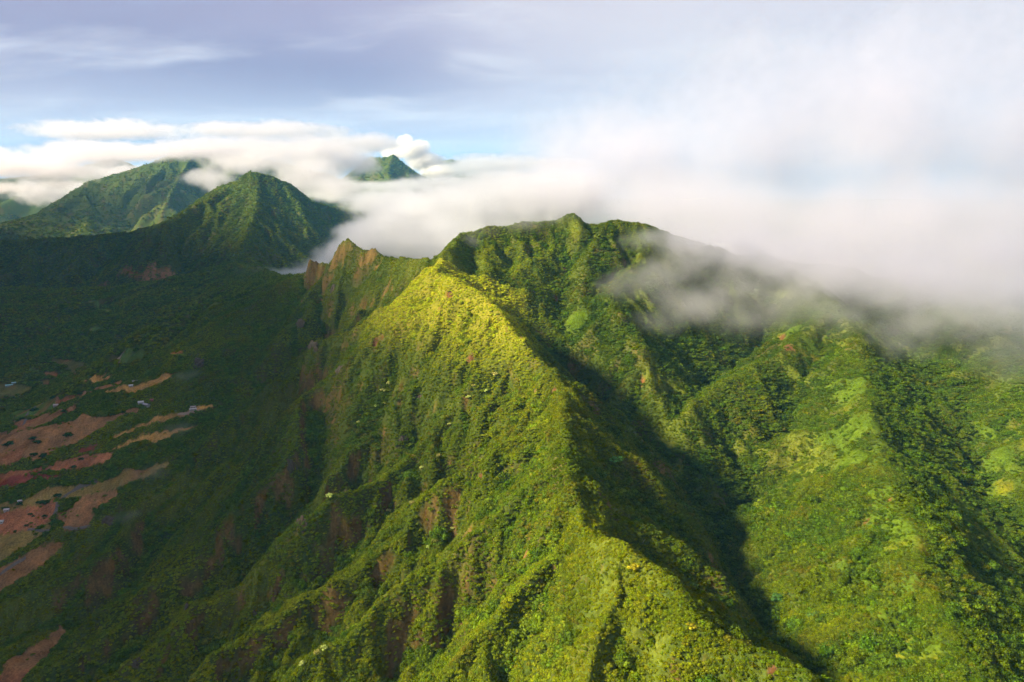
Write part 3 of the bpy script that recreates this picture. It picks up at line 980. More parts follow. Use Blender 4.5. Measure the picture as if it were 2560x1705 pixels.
# the three hundred trees that show largest are things of their own
X, Y, dep = to_pic(A['x'], A['y'], A['z'])
cand = np.nonzero((X > 0) & (X < PW) & (Y > 0) & (Y < PH + 20) & (dep < 900))[0]
cand = cand[seen(A['x'][cand], A['y'][cand], A['z'][cand] + A['sz'][cand] * 0.5, 0.5)]
cand = cand[np.argsort(-(A['sz'][cand] / dep[cand]))]
solo = []
cell = {}
for i in cand:
    key = (int(X[i] // 46), int(Y[i] // 46))
    if cell.get(key, 0) >= 2:
        continue
    cell[key] = cell.get(key, 0) + 1
    solo.append(i)
    if len(solo) >= 290:
        break
solo = np.array(solo)
mass = np.ones(NT_, bool)
mass[solo] = False


def trunk_mesh(name, seed):
    """tapered trunk with limbs reaching into the crown, unit scale"""
    r = random.Random(seed)
    bm = bmesh.new()

    def limb(p, q, r0, r1, n=5):
        p, q = Vector(p), Vector(q)
        d = (q - p).normalized()
        a = d.orthogonal().normalized()
        b = d.cross(a)
        rings = []
        for pt, rr2 in ((p, r0), (p.lerp(q, 0.5) + a * r.uniform(-.04, .04), (r0 + r1) / 2), (q, r1)):
            rings.append([bm.verts.new(pt + (a * math.cos(2 * math.pi * i / n) + b * math.sin(2 * math.pi * i / n)) * rr2) for i in range(n)])
        for s0, s1 in zip(rings[:-1], rings[1:]):
            for i in range(n):
                bm.faces.new((s0[i], s0[(i + 1) % n], s1[(i + 1) % n], s1[i]))
        bm.faces.new(rings[-1])
    limb((0, 0, -0.9), (0.03, 0.02, 0.35), 0.085, 0.05)
    for k in range(4):
        a = 2 * math.pi * (k + r.uniform(-.2, .2)) / 4
        limb((0.03, 0.02, 0.30), (math.cos(a) * 0.5, math.sin(a) * 0.5, r.uniform(0.5, 0.72)), 0.035, 0.012)
    me = bpy.data.meshes.new(name)
    bm.to_mesh(me)
    bm.free()
    me.materials.append(M_BARK)
    return me


TRUNKS = [trunk_mesh('trunk', s) for s in (1, 2, 3)]
kind_word = ['yellow-green', 'mid-green', 'dark-green', 'olive', 'brownish']
crown_word = ['round-crowned', 'spreading', 'upright', 'bushy', 'flat-topped', 'thin-leaved']


def place_word(X, Y):
    ax = 'left' if X < PW * 0.2 else 'centre-left' if X < PW * 0.42 else 'centre' if X < PW * 0.6 else 'right' if X < PW * 0.82 else 'far right'
    return ax


def make_tree(name, x, y, zf, size, rot, kd, tint, label, cat='tree', group=None):
    root = link(name, None)
    root.location = (x, y, zf)
    root.rotation_euler = rot
    root.scale = size
    root['label'] = label
    root['category'] = cat
    if group:
        root['group'] = group
    c = link('crown', CROWNS[kd], root)
    c['tint'] = [float(v) for v in tint]
    link('trunk', TRUNKS[int(x * 10) % 3], root)
    return root


def where_label(X, Y, z):
    if X > 2080 or (X > 1990 and Y > 1100 and X > 1990 + (Y - 1100) * 0.45):
        return 'past the grassy ridge'
    if X > 1760 and Y < 1568:
        k = 1303 + max(0, Y - 878) * 0.2
        return 'on grassy slope'
    edge = np.interp(Y, [650, 880, 1240, 1400, 1568], [1060, 1303, 1450, 1600, 1890])
    if X > edge:
        return 'in dark gully'
    if X > edge - 260:
        return 'near main crest'
    if X > 700:
        return 'on lit slope'
    return 'on shaded ribs'


def band(v, cuts, words):
    return words[int(np.searchsorted(cuts, v))]


dsz = (A['sz'] / dep)[solo]
q_sz = np.quantile(dsz, [0.2, 0.4, 0.6, 0.8])
lum = A['tint'].mean(1)
labs = []
for n_, i in enumerate(solo):
    shade = 'pale ' if lum[i] > 1.12 * lum[A['pick'] == A['pick'][i]].mean() else 'deep ' if lum[i] < 0.88 * lum[A['pick'] == A['pick'][i]].mean() else ''
    big_ = band(dsz[n_], q_sz, ['small', 'smallish', 'middling', 'large', 'huge'])
    look = '%s %s%s %s tree' % (big_, shade, crown_word[A['kd'][i]], kind_word[A['pick'][i]])
    row = band(Y[i] / PH, [0.55, 0.68, 0.78, 0.86, 0.93], ['high up', 'above mid height', 'at mid height', 'low down', 'near the bottom', 'at the bottom'])
    colw = band(X[i] / PW, [0.12, 0.24, 0.36, 0.48, 0.6, 0.72, 0.84, 0.92], ['far left', 'left', 'left of centre', 'just left of centre', 'centre', 'right of centre', 'right', 'far right', 'right edge'])
    labs.append('%s %s, %s, %s' % (look, where_label(X[i], Y[i], A['z'][i]), row, colw))
for lab in set(labs):
    same = [n_ for n_ in range(len(labs)) if labs[n_] == lab]
    if len(same) > 1:
        same.sort(key=lambda n_: X[solo[n_]])
        for j_, n_ in enumerate(same):
            labs[n_] = ('leftmost', 'rightmost')[j_ > 0] + ' ' + lab if len(same) == 2 else ('first', 'second', 'third', 'fourth', 'fifth', 'sixth')[min(j_, 5)] + ' from left, ' + lab
for n_, i in enumerate(solo):
    while len(labs[n_].replace(',', ' ').split()) > 16:
        labs[n_] = labs[n_].replace(' of centre', '').replace(' just left', ' left') if ' of centre' in labs[n_] else labs[n_].rsplit(',', 1)[0]
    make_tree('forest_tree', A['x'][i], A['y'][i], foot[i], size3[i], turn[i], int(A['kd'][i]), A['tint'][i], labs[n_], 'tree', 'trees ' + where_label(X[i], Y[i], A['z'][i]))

pts = np.stack([A['x'], A['y'], foot], -1)
rr_ = np.hypot(A['x'], A['y'])
lowp = (A['x'] < -330) & (A['z'] < 175 + sstep(900, 2400, A['y']) * 40) & (A['y'] < 2700)
groups = [('forest_on_ridge', mass & (rr_ < 1760) & ~lowp, 'dense scrub and trees covering the near ridge'),
          ('forest_in_valley', mass & lowp, 'dark tree belts and woods in the valley'),
          ('forest_on_pyramid_mountain', mass & (rr_ >= 1760) & (rr_ < 5300) & ~lowp, 'forest covering the pyramid mountain and saddle'),
          ('forest_on_far_range', mass & (rr_ >= 5300) & ~lowp, 'distant forest on the far mountains')]
for nm, m, lab in groups:
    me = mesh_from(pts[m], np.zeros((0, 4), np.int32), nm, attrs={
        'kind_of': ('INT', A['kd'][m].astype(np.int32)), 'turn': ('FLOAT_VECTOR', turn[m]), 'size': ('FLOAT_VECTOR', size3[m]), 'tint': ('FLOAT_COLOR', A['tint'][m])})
    o = link(nm, me, kind='stuff', label=lab)
    md = o.modifiers.new('scatter', 'NODES')
    md.node_group = ng

# ------------------------------------------------------------------ clouds and mist, as real volumes of droplets
def cloud_material(name, dens, col=(0.985, 0.985, 0.99), aniso=0.66):
    m = bpy.data.materials.new(name)
    m.use_nodes = True
    t = NT(m.node_tree)
    t.n.clear()
    v = t.new('ShaderNodeVolumePrincipled')
    v.inputs['Color'].default_value = (*col, 1)
    v.inputs['Density'].default_value = dens
    v.inputs['Anisotropy'].default_value = aniso
    out = t.new('ShaderNodeOutputMaterial')
    t.l.new(v.outputs[0], out.inputs['Volume'])
    return m


def cloud(name, label, blobs, vox, dens, big, small, a_big=0.9, a_small=0.45, edge=0.35, squash=1.0, aniso=0.66, seed=0.0, col=(0.985, 0.985, 0.99)):
    """blobs: (X, Y, y, rx, ry, rz) - bearing, distance ahead, radii in metres; droplets thin out with the noise"""
    bl = [(P(b[0], b[1], b[2]), b[3:6], (b[6] if len(b) > 6 else 1.0)) for b in blobs]
    lo = np.min([c - np.array(r) * 1.08 for c, r, w in bl], axis=0)
    hi = np.max([c + np.array(r) * 1.08 for c, r, w in bl], axis=0)
    cen = (lo + hi) / 2
    cen[2] = lo[2]
    g = bpy.data.node_groups.new(name, 'GeometryNodeTree')
    g.interface.new_socket('Geometry', in_out='INPUT', socket_type='NodeSocketGeometry')
    g.interface.new_socket('Geometry', in_out='OUTPUT', socket_type='NodeSocketGeometry')
    t = NT(g)
    gi = t.new('NodeGroupInput')
    go = t.new('NodeGroupOutput')
    pos = t.new('GeometryNodeInputPosition').outputs[0]
    nb = t.noise(t.vmath('ADD', t.vmath('MULTIPLY', pos, (1, 1, squash)), (seed * 977.0, seed * 431.0, 0)), 1.0 / big, 3, 0.5, out='Color')
    wp = t.vmath('ADD', pos, t.vmath('SCALE', t.vmath('SUBTRACT', nb, (0.5, 0.5, 0.5)), scale=big * 0.45))
    sh = None
    for c, r, w in bl:
        q = t.vmath('DIVIDE', t.vmath('SUBTRACT', wp, tuple(c - cen)), tuple(float(v) for v in r))
        s = t.math('MULTIPLY', t.math('SUBTRACT', 1.0, t.vmath('LENGTH', q)), w)
        sh = s if sh is None else t.math('MAXIMUM', sh, s)
    n1 = t.noise(t.vmath('ADD', t.vmath('MULTIPLY', pos, (1, 1, squash)), (seed * 311.0, 0, seed * 77.0)), 1.0 / big, 2, 0.5)
    n2 = t.noise(t.vmath('MULTIPLY', wp, (1, 1, squash)), 1.0 / small, 6, 0.66)
    d = t.math('ADD', sh, t.math('ADD', t.math('MULTIPLY', t.math('SUBTRACT', n1, 0.5), a_big), t.math('MULTIPLY', t.math('SUBTRACT', n2, 0.53), a_small)))
    d = t.math('MULTIPLY', t.rng(d, 0.02, edge), t.rng(sh, 0.0, 0.18))
    vc = t.new('GeometryNodeVolumeCube')
    t.put(vc.inputs['Density'], d)
    vc.inputs['Background'].default_value = 0.0
    vc.inputs['Min'].default_value = tuple(lo - cen)
    vc.inputs['Max'].default_value = tuple(hi - cen)
    for k, ax in enumerate('XYZ'):
        vc.inputs['Resolution ' + ax].default_value = max(8, int((hi[k] - lo[k]) / vox))
    sm = t.new('GeometryNodeSetMaterial')
    sm.inputs['Material'].default_value = cloud_material(name + '_droplets', dens, aniso=aniso, col=col)
    t.l.new(vc.outputs[0], sm.inputs[0])
    t.l.new(sm.outputs[0], go.inputs[0])
    vol = bpy.data.volumes.new(name)
    o = link(name, vol, kind='stuff', label=label)
    o.location = cen
    md = o.modifiers.new('droplets', 'NODES')
    md.node_group = g
    return o


CLD = (0.91, 0.925, 0.97)
cloud('cloud_bank', 'white cloud bank spilling over the pass behind the rocky peak', [
    (745, 618, 2050, 110, 150, 34, 0.8), (800, 585, 2150, 130, 180, 60), (850, 555, 2250, 150, 220, 85), (905, 525, 2400, 190, 260, 120), (960, 500, 2550, 220, 300, 150),
    (1010, 560, 2300, 230, 280, 110), (1080, 480, 2700, 300, 380, 160), (1200, 465, 2800, 360, 420, 160), (660, 622, 2350, 200, 120, 22, 0.7), (900, 470, 3000, 260, 300, 60, 0.8)],
    6.0, 0.016, 260, 62, a_big=0.9, a_small=1.7, edge=0.65, seed=1.0, col=CLD)
cloud('fog_bank', 'grey-lilac fog bank filling the air beyond the high hill and right-hand ridges', [
    (1330, 455, 2700, 420, 450, 190), (1520, 470, 2500, 430, 450, 200), (1700, 500, 2200, 400, 430, 190), (1900, 520, 2000, 380, 400, 190), (2100, 530, 1900, 380, 380, 190), (2300, 540, 1850, 380, 350, 190), (2520, 540, 1800, 380, 350, 190),
    (1400, 380, 3000, 620, 480, 340, 0.8), (1480, 380, 2900, 560, 480, 420, 0.8), (1750, 350, 2700, 620, 480, 560, 0.8), (2050, 330, 2400, 600, 450, 600, 0.8), (2350, 320, 2200, 580, 420, 600, 0.8), (1600, 560, 1750, 200, 180, 75), (1720, 575, 1650, 260, 200, 90), (1850, 590, 1600, 260, 200, 90), (2050, 600, 1550, 260, 200, 90), (2230, 600, 1500, 220, 180, 100), (1950, 560, 1700, 300, 220, 120), (1620, 575, 1430, 110, 90, 40), (1760, 600, 1400, 130, 100, 48), (1920, 630, 1380, 150, 110, 56), (2100, 640, 1350, 160, 110, 60), (2300, 650, 1320, 160, 110, 64)],
    12.0, 0.0090, 420, 120, a_big=0.6, a_small=0.8, edge=1.1, seed=2.0, aniso=0.6, col=(0.915, 0.915, 0.995))
cloud('mist_veil', 'thin torn mist drifting over the right-hand ridges', [
    (1440, 660, 1180, 80, 70, 40, 0.8), (1500, 640, 1230, 110, 80, 50), (1580, 620, 1300, 140, 110, 60), (1600, 700, 1120, 110, 90, 46), (1520, 730, 1050, 70, 60, 34, 0.7), (1700, 640, 1270, 140, 110, 62), (1800, 700, 1150, 130, 100, 56), (1880, 640, 1270, 150, 120, 66),
    (2050, 680, 1150, 140, 110, 62), (2120, 745, 1030, 120, 90, 56), (2250, 720, 1030, 150, 110, 68), (2360, 750, 980, 150, 110, 68), (2220, 640, 1250, 160, 120, 66), (1950, 730, 1080, 110, 80, 44, 0.9), (2080, 800, 930, 80, 60, 36, 0.7), (1700, 740, 1060, 100, 80, 40, 0.7), (2300, 820, 880, 90, 70, 36, 0.7)],
    5.0, 0.0100, 150, 46, a_big=1.1, a_small=1.6, edge=1.1, seed=3.0, col=(0.95, 0.94, 0.96), squash=1.2)
cloud('ridge_fog', 'dense lilac fog lying on the skyline of the right-hand ridges', [
    (1510, 550, 1390, 90, 70, 34, 0.8), (1590, 552, 1390, 140, 80, 52), (1700, 562, 1380, 170, 90, 66), (1830, 590, 1300, 170, 90, 66), (1950, 620, 1200, 150, 80, 62), (2070, 640, 1130, 150, 80, 62), (2200, 655, 1060, 150, 80, 64), (2350, 670, 1000, 160, 80, 66), (2480, 670, 980, 160, 80, 66), (2100, 590, 1330, 180, 95, 80), (2300, 590, 1290, 180, 95, 82)],
    6.0, 0.017, 160, 48, a_big=0.8, a_small=1.3, edge=0.9, seed=9.0, col=(0.915, 0.915, 0.995))
cloud('hill_mist', 'cream veil of mist over the top of the high hill', [
    (1090, 530, 1400, 90, 70, 30), (1180, 515, 1430, 110, 80, 34), (1260, 505, 1450, 80, 70, 26, 0.8), (1060, 560, 1330, 50, 50, 22, 0.8), (1560, 570, 1400, 120, 90, 40, 0.8), (1480, 560, 1380, 70, 60, 26, 0.7)],
    4.0, 0.0150, 110, 36, a_big=0.9, a_small=1.0, edge=1.1, seed=4.0)
cloud('layered_cloud', 'flat white cloud layer stretched between the pyramid mountain and the far peak', [
    (800, 445, 5200, 420, 300, 50), (900, 430, 5500, 560, 380, 60), (1020, 418, 5800, 600, 420, 70), (1150, 408, 6000, 600, 420, 90), (1080, 440, 5000, 420, 300, 70), (760, 425, 5600, 300, 300, 60, 0.8), (1180, 378, 7600, 1000, 400, 130), (1080, 385, 9500, 900, 400, 150)],
    13.0, 0.008, 400, 85, a_big=0.9, a_small=1.5, edge=0.8, seed=5.0, squash=2.0, col=CLD)
cloud('cumulus_cloud', 'bright puffy cumulus cloud behind the far peak', [
    (945, 345, 8700, 260, 220, 150), (975, 372, 8700, 300, 240, 150), (905, 352, 8800, 190, 180, 100), (1010, 395, 8600, 300, 240, 110), (930, 325, 8700, 150, 130, 90), (965, 335, 8700, 150, 130, 90)],
    12.0, 0.016, 150, 60, a_big=0.6, a_small=0.9, edge=0.5, seed=6.0, col=(0.985, 0.98, 0.985), aniso=0.5)
cloud('grey_cloud', 'soft grey cloud resting between the pyramid mountain and the far peak', [
    (640, 360, 6000, 520, 400, 170), (740, 350, 6200, 620, 420, 190), (700, 400, 5600, 420, 320, 190), (800, 375, 6300, 380, 350, 170), (760, 430, 5000, 240, 240, 130), (560, 375, 6000, 420, 320, 110), (480, 415, 5300, 240, 220, 80), (500, 445, 5000, 140, 150, 70, 0.8), (820, 330, 8000, 700, 400, 130)],
    14.0, 0.007, 380, 95, a_big=0.9, a_small=1.7, edge=0.6, seed=7.0, col=(0.87, 0.86, 0.90))  # droplets tinted darker to stand for a cloud in shadow
cloud('cloud_deck', 'lilac-grey cloud deck lying on the tops of the far range', [
    (-150, 385, 6300, 1000, 500, 190), (60, 380, 6400, 900, 500, 200), (200, 355, 6600, 800, 500, 170), (330, 352, 6300, 760, 400, 120), (450, 345, 6400, 700, 400, 120), (560, 335, 6600, 700, 460, 130), (240, 345, 6600, 600, 400, 120), (-50, 430, 6000, 500, 300, 90), (140, 425, 6200, 260, 240, 60, 0.8), (180, 425, 7600, 300, 240, 90), (110, 440, 8200, 800, 300, 170), (260, 395, 8600, 800, 300, 160),
    (250, 300, 9000, 1400, 600, 150, 0.8), (600, 300, 9000, 1300, 600, 150, 0.8)],
    17.0, 0.006, 520, 110, a_big=0.9, a_small=1.7, edge=0.6, seed=8.0, squash=1.6, col=(0.87, 0.85, 0.89))  # droplet colour lowered, as if higher cloud kept the sun off


def wisp(label, X_, Y_, r, seed):
    p = hit(X_, Y_)
    yy = p[1] - r * 0.9
    cloud('valley_mist', label, [(X_ - 6, Y_ - 2, yy, r, r, r * 0.45), (X_ + 14, Y_ - 8, yy, r * 0.8, r * 0.8, r * 0.4), (X_ - 22, Y_ + 8, yy, r * 0.7, r * 0.7, r * 0.25, 0.7)],
          r / 11.0, 0.012 * 25.0 / r, r * 1.3, r * 0.45, a_big=1.0, a_small=1.1, edge=1.1, seed=seed)


wisp('small wisp of mist over the golden field strip in the valley', 405, 990, 34, 11.0)
wisp('long wisp of mist over the olive field at the foot of the ridge', 345, 1092, 42, 12.0)
wisp('little puff of mist by the dark crag in the valley', 432, 866, 30, 13.0)
wisp('faint wisp of mist behind the shaded rib at the ridge foot', 292, 1190, 26, 14.0)

# ------------------------------------------------------------------ the air itself
hz = bpy.data.materials.new('air')
hz.use_nodes = True
ht = NT(hz.node_tree)
ht.n.clear()
hv = ht.new('ShaderNodeVolumePrincipled')
hv.inputs['Color'].default_value = (0.13, 0.50, 0.98, 1)
hv.inputs['Density'].default_value = 1.7e-5
hv.inputs['Anisotropy'].default_value = 0.0
hout = ht.new('ShaderNodeOutputMaterial')
ht.l.new(hv.outputs[0], hout.inputs['Volume'])
zb, zt = float(GZ.min()) - 1.0, max(float(GZ.max()), 1900.0) + 60.0
hs = 62000.0
hb = [(-hs, -hs, zb), (hs, -hs, zb), (hs, hs, zb), (-hs, hs, zb), (-hs, -hs, zt), (hs, -hs, zt), (hs, hs, zt), (-hs, hs, zt)]
hme = mesh_from(np.array(hb), np.array([(0, 3, 2, 1), (4, 5, 6, 7), (0, 1, 5, 4), (1, 2, 6, 5), (2, 3, 7, 6), (3, 0, 4, 7)]), 'haze', smooth=False)
hme.materials.append(hz)
link('haze', hme, kind='stuff', label='thin blue haze in the air')

# ------------------------------------------------------------------ rocks, lone trees, houses and tracks
def simple_mat(name, c0, c1, scale, rough=0.85, detail=5):
    m = bpy.data.materials.new(name)
    m.use_nodes = True
    t = NT(m.node_tree)
    bs = t.n['Principled BSDF']
    geo = t.new('ShaderNodeNewGeometry')
    n = t.noise(geo.outputs['Position'], scale, detail, 0.65)
    t.put(bs.inputs['Base Color'], t.mix(t.rng(n, 0.3, 0.7), c0, c1))
    bs.inputs['Roughness'].default_value = rough
    bp = t.new('ShaderNodeBump')
    bp.inputs['Strength'].default_value = 0.5
    bp.inputs['Distance'].default_value = 0.3
    t.put(bp.inputs['Height'], n)
    t.l.new(bp.outputs[0], bs.inputs['Normal'])
    return m


def rock_material():
    m = bpy.data.materials.new('weathered_basalt')
    m.use_nodes = True
    t = NT(m.node_tree)
    bs = t.n['Principled BSDF']
    geo = t.new('ShaderNodeNewGeometry')
    pos = geo.outputs['Position']
    st = t.noise(t.vmath('MULTIPLY', pos, (1.0, 1.0, 0.25)), 0.55, 6, 0.7)
    bl = t.noise(pos, 0.16, 4, 0.6)
    col = t.mix(t.rng(st, 0.32, 0.68), (0.022, 0.015, 0.010), (0.075, 0.053, 0.038))
    col = t.mix(t.rng(bl, 0.45, 0.62, 0.0, 0.75), col, (0.060, 0.034, 0.018))
    col = t.mix(t.rng(t.noise(pos, 0.7, 4, 0.6), 0.52, 0.66, 0.0, 0.8), col, (0.055, 0.080, 0.016))
    t.put(bs.inputs['Base Color'], col)
    bs.inputs['Roughness'].default_value = 0.95
    bp = t.new('ShaderNodeBump')
    bp.inputs['Strength'].default_value = 0.9
    bp.inputs['Distance'].default_value = 1.0
    t.put(bp.inputs['Height'], st)
    t.l.new(bp.outputs[0], bs.inputs['Normal'])
    return m


M_ROCK = rock_material()


def crag(label, X_, Y_, w, h, seed, lean=0.0):
    """a jointed rock face lying in the slope, its upper edge breaking out of it"""
    w, h = w * 0.8, h * 0.8
    p = hit(X_, Y_)
    gx, gy = grad_at(np.array([p[0]]), np.array([p[1]]), 8.0)
    n = Vector((-float(gx[0]), -float(gy[0]), 1)).normalized()
    upv = Vector((0, 0, 1)) - n * n.z
    upv = upv.normalized() if upv.length > 0.05 else Vector((0, 1, 0))
    upv = (upv + Vector((0, 0, 0.45))).normalized()           # steeper than the ground it breaks out of
    side = upv.cross(n).normalized()
    out = side.cross(upv).normalized()
    bm = bmesh.new()
    bmesh.ops.create_icosphere(bm, subdivisions=4, radius=1.0)
    r = random.Random(seed)
    o3 = np.array([r.uniform(0, 90) for _ in range(3)])
    joints = [r.uniform(-1, 1) for _ in range(7)]
    for v in bm.verts:
        c = v.co.copy()
        k = min(abs(c.x - j) for j in joints)
        ra = float(fbm(np.array([c.x * 6 + o3[0] * 7]), np.array([c.z * 4 + c.y * 3 + o3[1] * 7]), 2.2, 4)[0])
        rb_ = float(fbm(np.array([c.x * 3 + o3[1] * 5]), np.array([c.z * 3 + o3[2] * 5]), 1.5, 3)[0])
        depth = 0.55 + 0.35 * min(1, k * 7) + 0.35 * ra
        edge = 1.0 + 0.45 * rb_ + 0.20 * ra
        v.co = side * (c.x * w * edge) + upv * (c.z * h * edge) + out * (c.y * w * 0.30 * depth + 0.10 * w * math.floor((c.z + 1) * 2.5 + ra) / 2.5)
    me = bpy.data.meshes.new('rock_outcrop')
    bm.to_mesh(me)
    bm.free()
    me.materials.append(M_ROCK)
    o = link('rock_outcrop', me, label=label, category='rock')
    o.location = (p[0] - out.x * w * 0.12, p[1] - out.y * w * 0.12, p[2] - out.z * w * 0.12)
    o['group'] = 'bare rock outcrops on the slopes'
    return o


crag('dark brown rock face on the nose of the rib below the pale tree', 692, 1207, 9, 11, 1)
crag('greyish rock face in the hollow of the lit slope', 928, 1012, 8, 8, 2)
crag('brown cliff streak high in the hollow of the lit slope', 962, 925, 7, 12, 3)
crag('reddish brown cliff on the side of the knobby shaded rib', 672, 1075, 9, 15, 4, 0.2)
crag('pale streaked rock low on the rib at the bottom edge', 318, 1528, 7, 6, 5)
crag('brown rock step on the rib above the bottom edge', 590, 1418, 6, 8, 6)
crag('dark crag among the trees at the foot of the ridge', 248, 1200, 14, 11, 7)
crag('dark crag in the valley woods by a puff of mist', 455, 838, 22, 16, 8)
crag('dark brown cliff under the sharp shaded rib head', 778, 858, 12, 15, 9)
crag('small pale rock on the lit slope above the rib', 985, 1000, 4, 4, 10)
crag('brown cliff on the outer rib above the valley', 720, 798, 18, 12, 11)
crag('dark rock wedge beneath the rocky peak', 763, 672, 16, 18, 12)
crag('rock wall below the crest near the rocky peak', 690, 745, 16, 14, 13)
crag('brown rock face on the rib end beside the knob', 425, 1400, 6, 8, 14)

# pale flowering trees
PALE = [(895, 888, 3.6, 'largest pale tree at the top of the hollow'), (880, 905, 3.0, 'pale tree just below the largest one in the hollow'), (884, 932, 2.6, 'pale tree at the middle of the hollow'), (863, 938, 2.4, 'pale slim tree on the left of the hollow'),
        (1138, 866, 3.0, 'pale tree alone under the bright crest'), (1088, 892, 2.2, 'upper pale tree of three under the crest'), (1118, 904, 2.4, 'right-hand pale tree of three under the crest'), (1077, 920, 2.6, 'lower pale tree of three under the crest'),
        (1009, 1053, 2.6, 'pale tree on the shoulder above the dark hollow'), (971, 1083, 2.8, 'pale tree beside the dark hollow'), (1033, 980, 2.0, 'small pale tree high on the lit slope'),
        (1010, 1236, 2.8, 'brightest pale tree in the middle of the bright cluster'), (1024, 1228, 2.2, 'pale tree at the right of the bright cluster'), (1040, 1221, 2.0, 'pale tree ending the bright cluster uphill'), (998, 1250, 2.4, 'pale tree low in the bright cluster'), (985, 1264, 2.2, 'pale tree at the lower end of the bright cluster'),
        (893, 1180, 2.4, 'pale tree alone in the dark gully below the knob'), (945, 1163, 2.2, 'pale tree at the lip of the dark gully'), (757, 1148, 3.4, 'pale tree crowning the rocky knob'),
        (745, 1495, 2.2, 'upper pale tree of the cluster at the bottom edge'), (728, 1508, 2.4, 'middle pale tree of the cluster at the bottom edge'), (695, 1532, 2.4, 'lower pale tree of the cluster at the bottom edge'), (672, 1548, 2.0, 'lowest pale tree of the cluster at the bottom edge'), (800, 1448, 1.8, 'small pale tree below the long rib'),
        (825, 975, 2.4, 'pale tree left of the hollow on the brown slope'), (840, 1005, 2.0, 'small pale tree under the brown slope')]
for k, (a, b, r_, lab) in enumerate(PALE):
    p = hit(a, b)
    r_ = r_ * 1.35
    make_tree('pale_flowering_tree', p[0], p[1], p[2] + r_ * 0.5, (r_, r_, r_ * 0.95), (0, 0, k * 1.7), (0, 3, 5)[k % 3], (0.40 + 0.04 * (k % 3), 0.42 + 0.03 * (k % 4), 0.13), lab, 'tree', 'pale flowering trees')
ODD = [('rust_coloured_tree', 1690, 1203, 2.8, 0, (0.26, 0.085, 0.022), 'rust-orange tree alone in the dark forest of the gully'),
       ('umbrella_tree', 1412, 1062, 7.5, 4, (0.085, 0.200, 0.040), 'broad bright green umbrella tree in the gully beside the crest'),
       ('golden_tree', 1457, 1309, 4.2, 3, (0.300, 0.270, 0.014), 'golden yellow-leaved tree on the rounded knob of the crest'),
       ('golden_tree', 1590, 1442, 3.2, 3, (0.280, 0.250, 0.014), 'golden-leaved tree on the edge of the crest below the knob'),
       ('orange_flowering_tree', 1890, 1098, 2.4, 0, (0.300, 0.140, 0.030), 'small orange-tinted tree below the bright grass'),
       ('crest_tree', 1302, 880, 4.0, 3, (0.200, 0.215, 0.020), 'sunlit bushy tree leaning out at the sharp bend of the crest'),
       ('broad_tree', 1790, 1380, 7.0, 4, (0.045, 0.105, 0.022), 'broad dark green tree low in the gully'),
       ('broad_tree', 1875, 1425, 6.5, 0, (0.055, 0.105, 0.024), 'round grey-green tree under the grassy ridge'),
       ('broad_tree', 2235, 1385, 7.0, 4, (0.050, 0.095, 0.024), 'broad round-topped tree in the far right gully')]
for nm, a, b, r_, kd_, tint_, lab in ODD:
    p = hit(a, b)
    make_tree(nm, p[0], p[1], p[2] - 0.3, (r_, r_, r_ * 0.9), (0, 0, a), kd_, tint_, lab, 'tree')

# dead trees
M_DEAD = simple_mat('bleached_wood', (0.30, 0.27, 0.23), (0.48, 0.45, 0.40), 1.5)
for a, b, r_, lab in [(2016, 1325, 5, 'bleached dead tree on the grassy ridge'), (2272, 1317, 5, 'grey dead tree with bare branches beyond the grassy ridge'), (1478, 1250, 4, 'bleached dead snag on the knob of the crest')]:
    p = hit(a, b)
    root = link('dead_tree', None, label=lab, category='tree', group='dead trees')
    root.location = p
    root.scale = (r_, r_, r_ * 1.3)
    me = TRUNKS[0].copy()
    me.materials.clear()
    me.materials.append(M_DEAD)
    link('trunk', me, root)

# lone trees standing in the valley fields
LONE = [(*c1((760, 1080))[0], 9, 'dark tree alone in the middle of the big brown field'), (*c1((375, 1118))[0], 8, 'left of two dark trees on the big brown field'), (*c1((428, 1152))[0], 9, 'right of two dark trees on the big brown field'),
        (*c1((110, 1175))[0], 9, 'dark low tree near the left edge of the big brown field'), (*c1((60, 1190))[0], 6, 'small dark tree at the left edge of the big brown field'), (*c1((385, 1295))[0], 8, 'dark tree at the lower margin of the big brown field'), (*c1((492, 1312))[0], 9, 'rounded dark tree below the big brown field'),
        (*c2((640, 415))[0], 6.5, 'dark tree beside the bend of the farm track'), (*c2((500, 485))[0], 9, 'largest round tree between the olive and red ground'), (*c2((425, 480))[0], 4, 'low bush beside the largest round tree on red ground'), (*c2((230, 508))[0], 6.5, 'round tree beside the small white hut'), (*c2((65, 552))[0], 7, 'dark tree behind the pinkish cottage'),
        (*c2((605, 722))[0], 8, 'dark round tree at the end of the red ground'), (*c2((502, 640))[0], 4.5, 'small tree in the middle of the red ground'), (*c2((345, 612))[0], 4.5, 'ragged bush on the red ground'), (*c2((375, 640))[0], 3, 'tiny bush beside the ragged bush on red ground'), (*c2((295, 742))[0], 3.5, 'small bush at the lower side of the red ground'),
        (*c1((250, 885))[0], 6, 'dark tree by the green field and the lane'), (*c1((385, 795))[0], 10, 'dark spreading tree inside the lane bend by the green field'), (*c1((720, 815))[0], 7, 'tree on the small brown field above the belt'), (*c1((900, 610))[0], 8, 'dark tree at the end of the brown strip'), (*c1((600, 655))[0], 8, 'dark tree at the top of the green field'),
        (*c1((1380, 820))[0], 5, 'small tree at the narrow end of the big brown field'), (*c1((1270, 840))[0], 6, 'tree at the upper margin of the big brown field'), (*c1((825, 1430))[0], 5, 'small tree on the orange ground'), (*c1((905, 1340))[0], 5, 'pale green bush on the orange strip')]
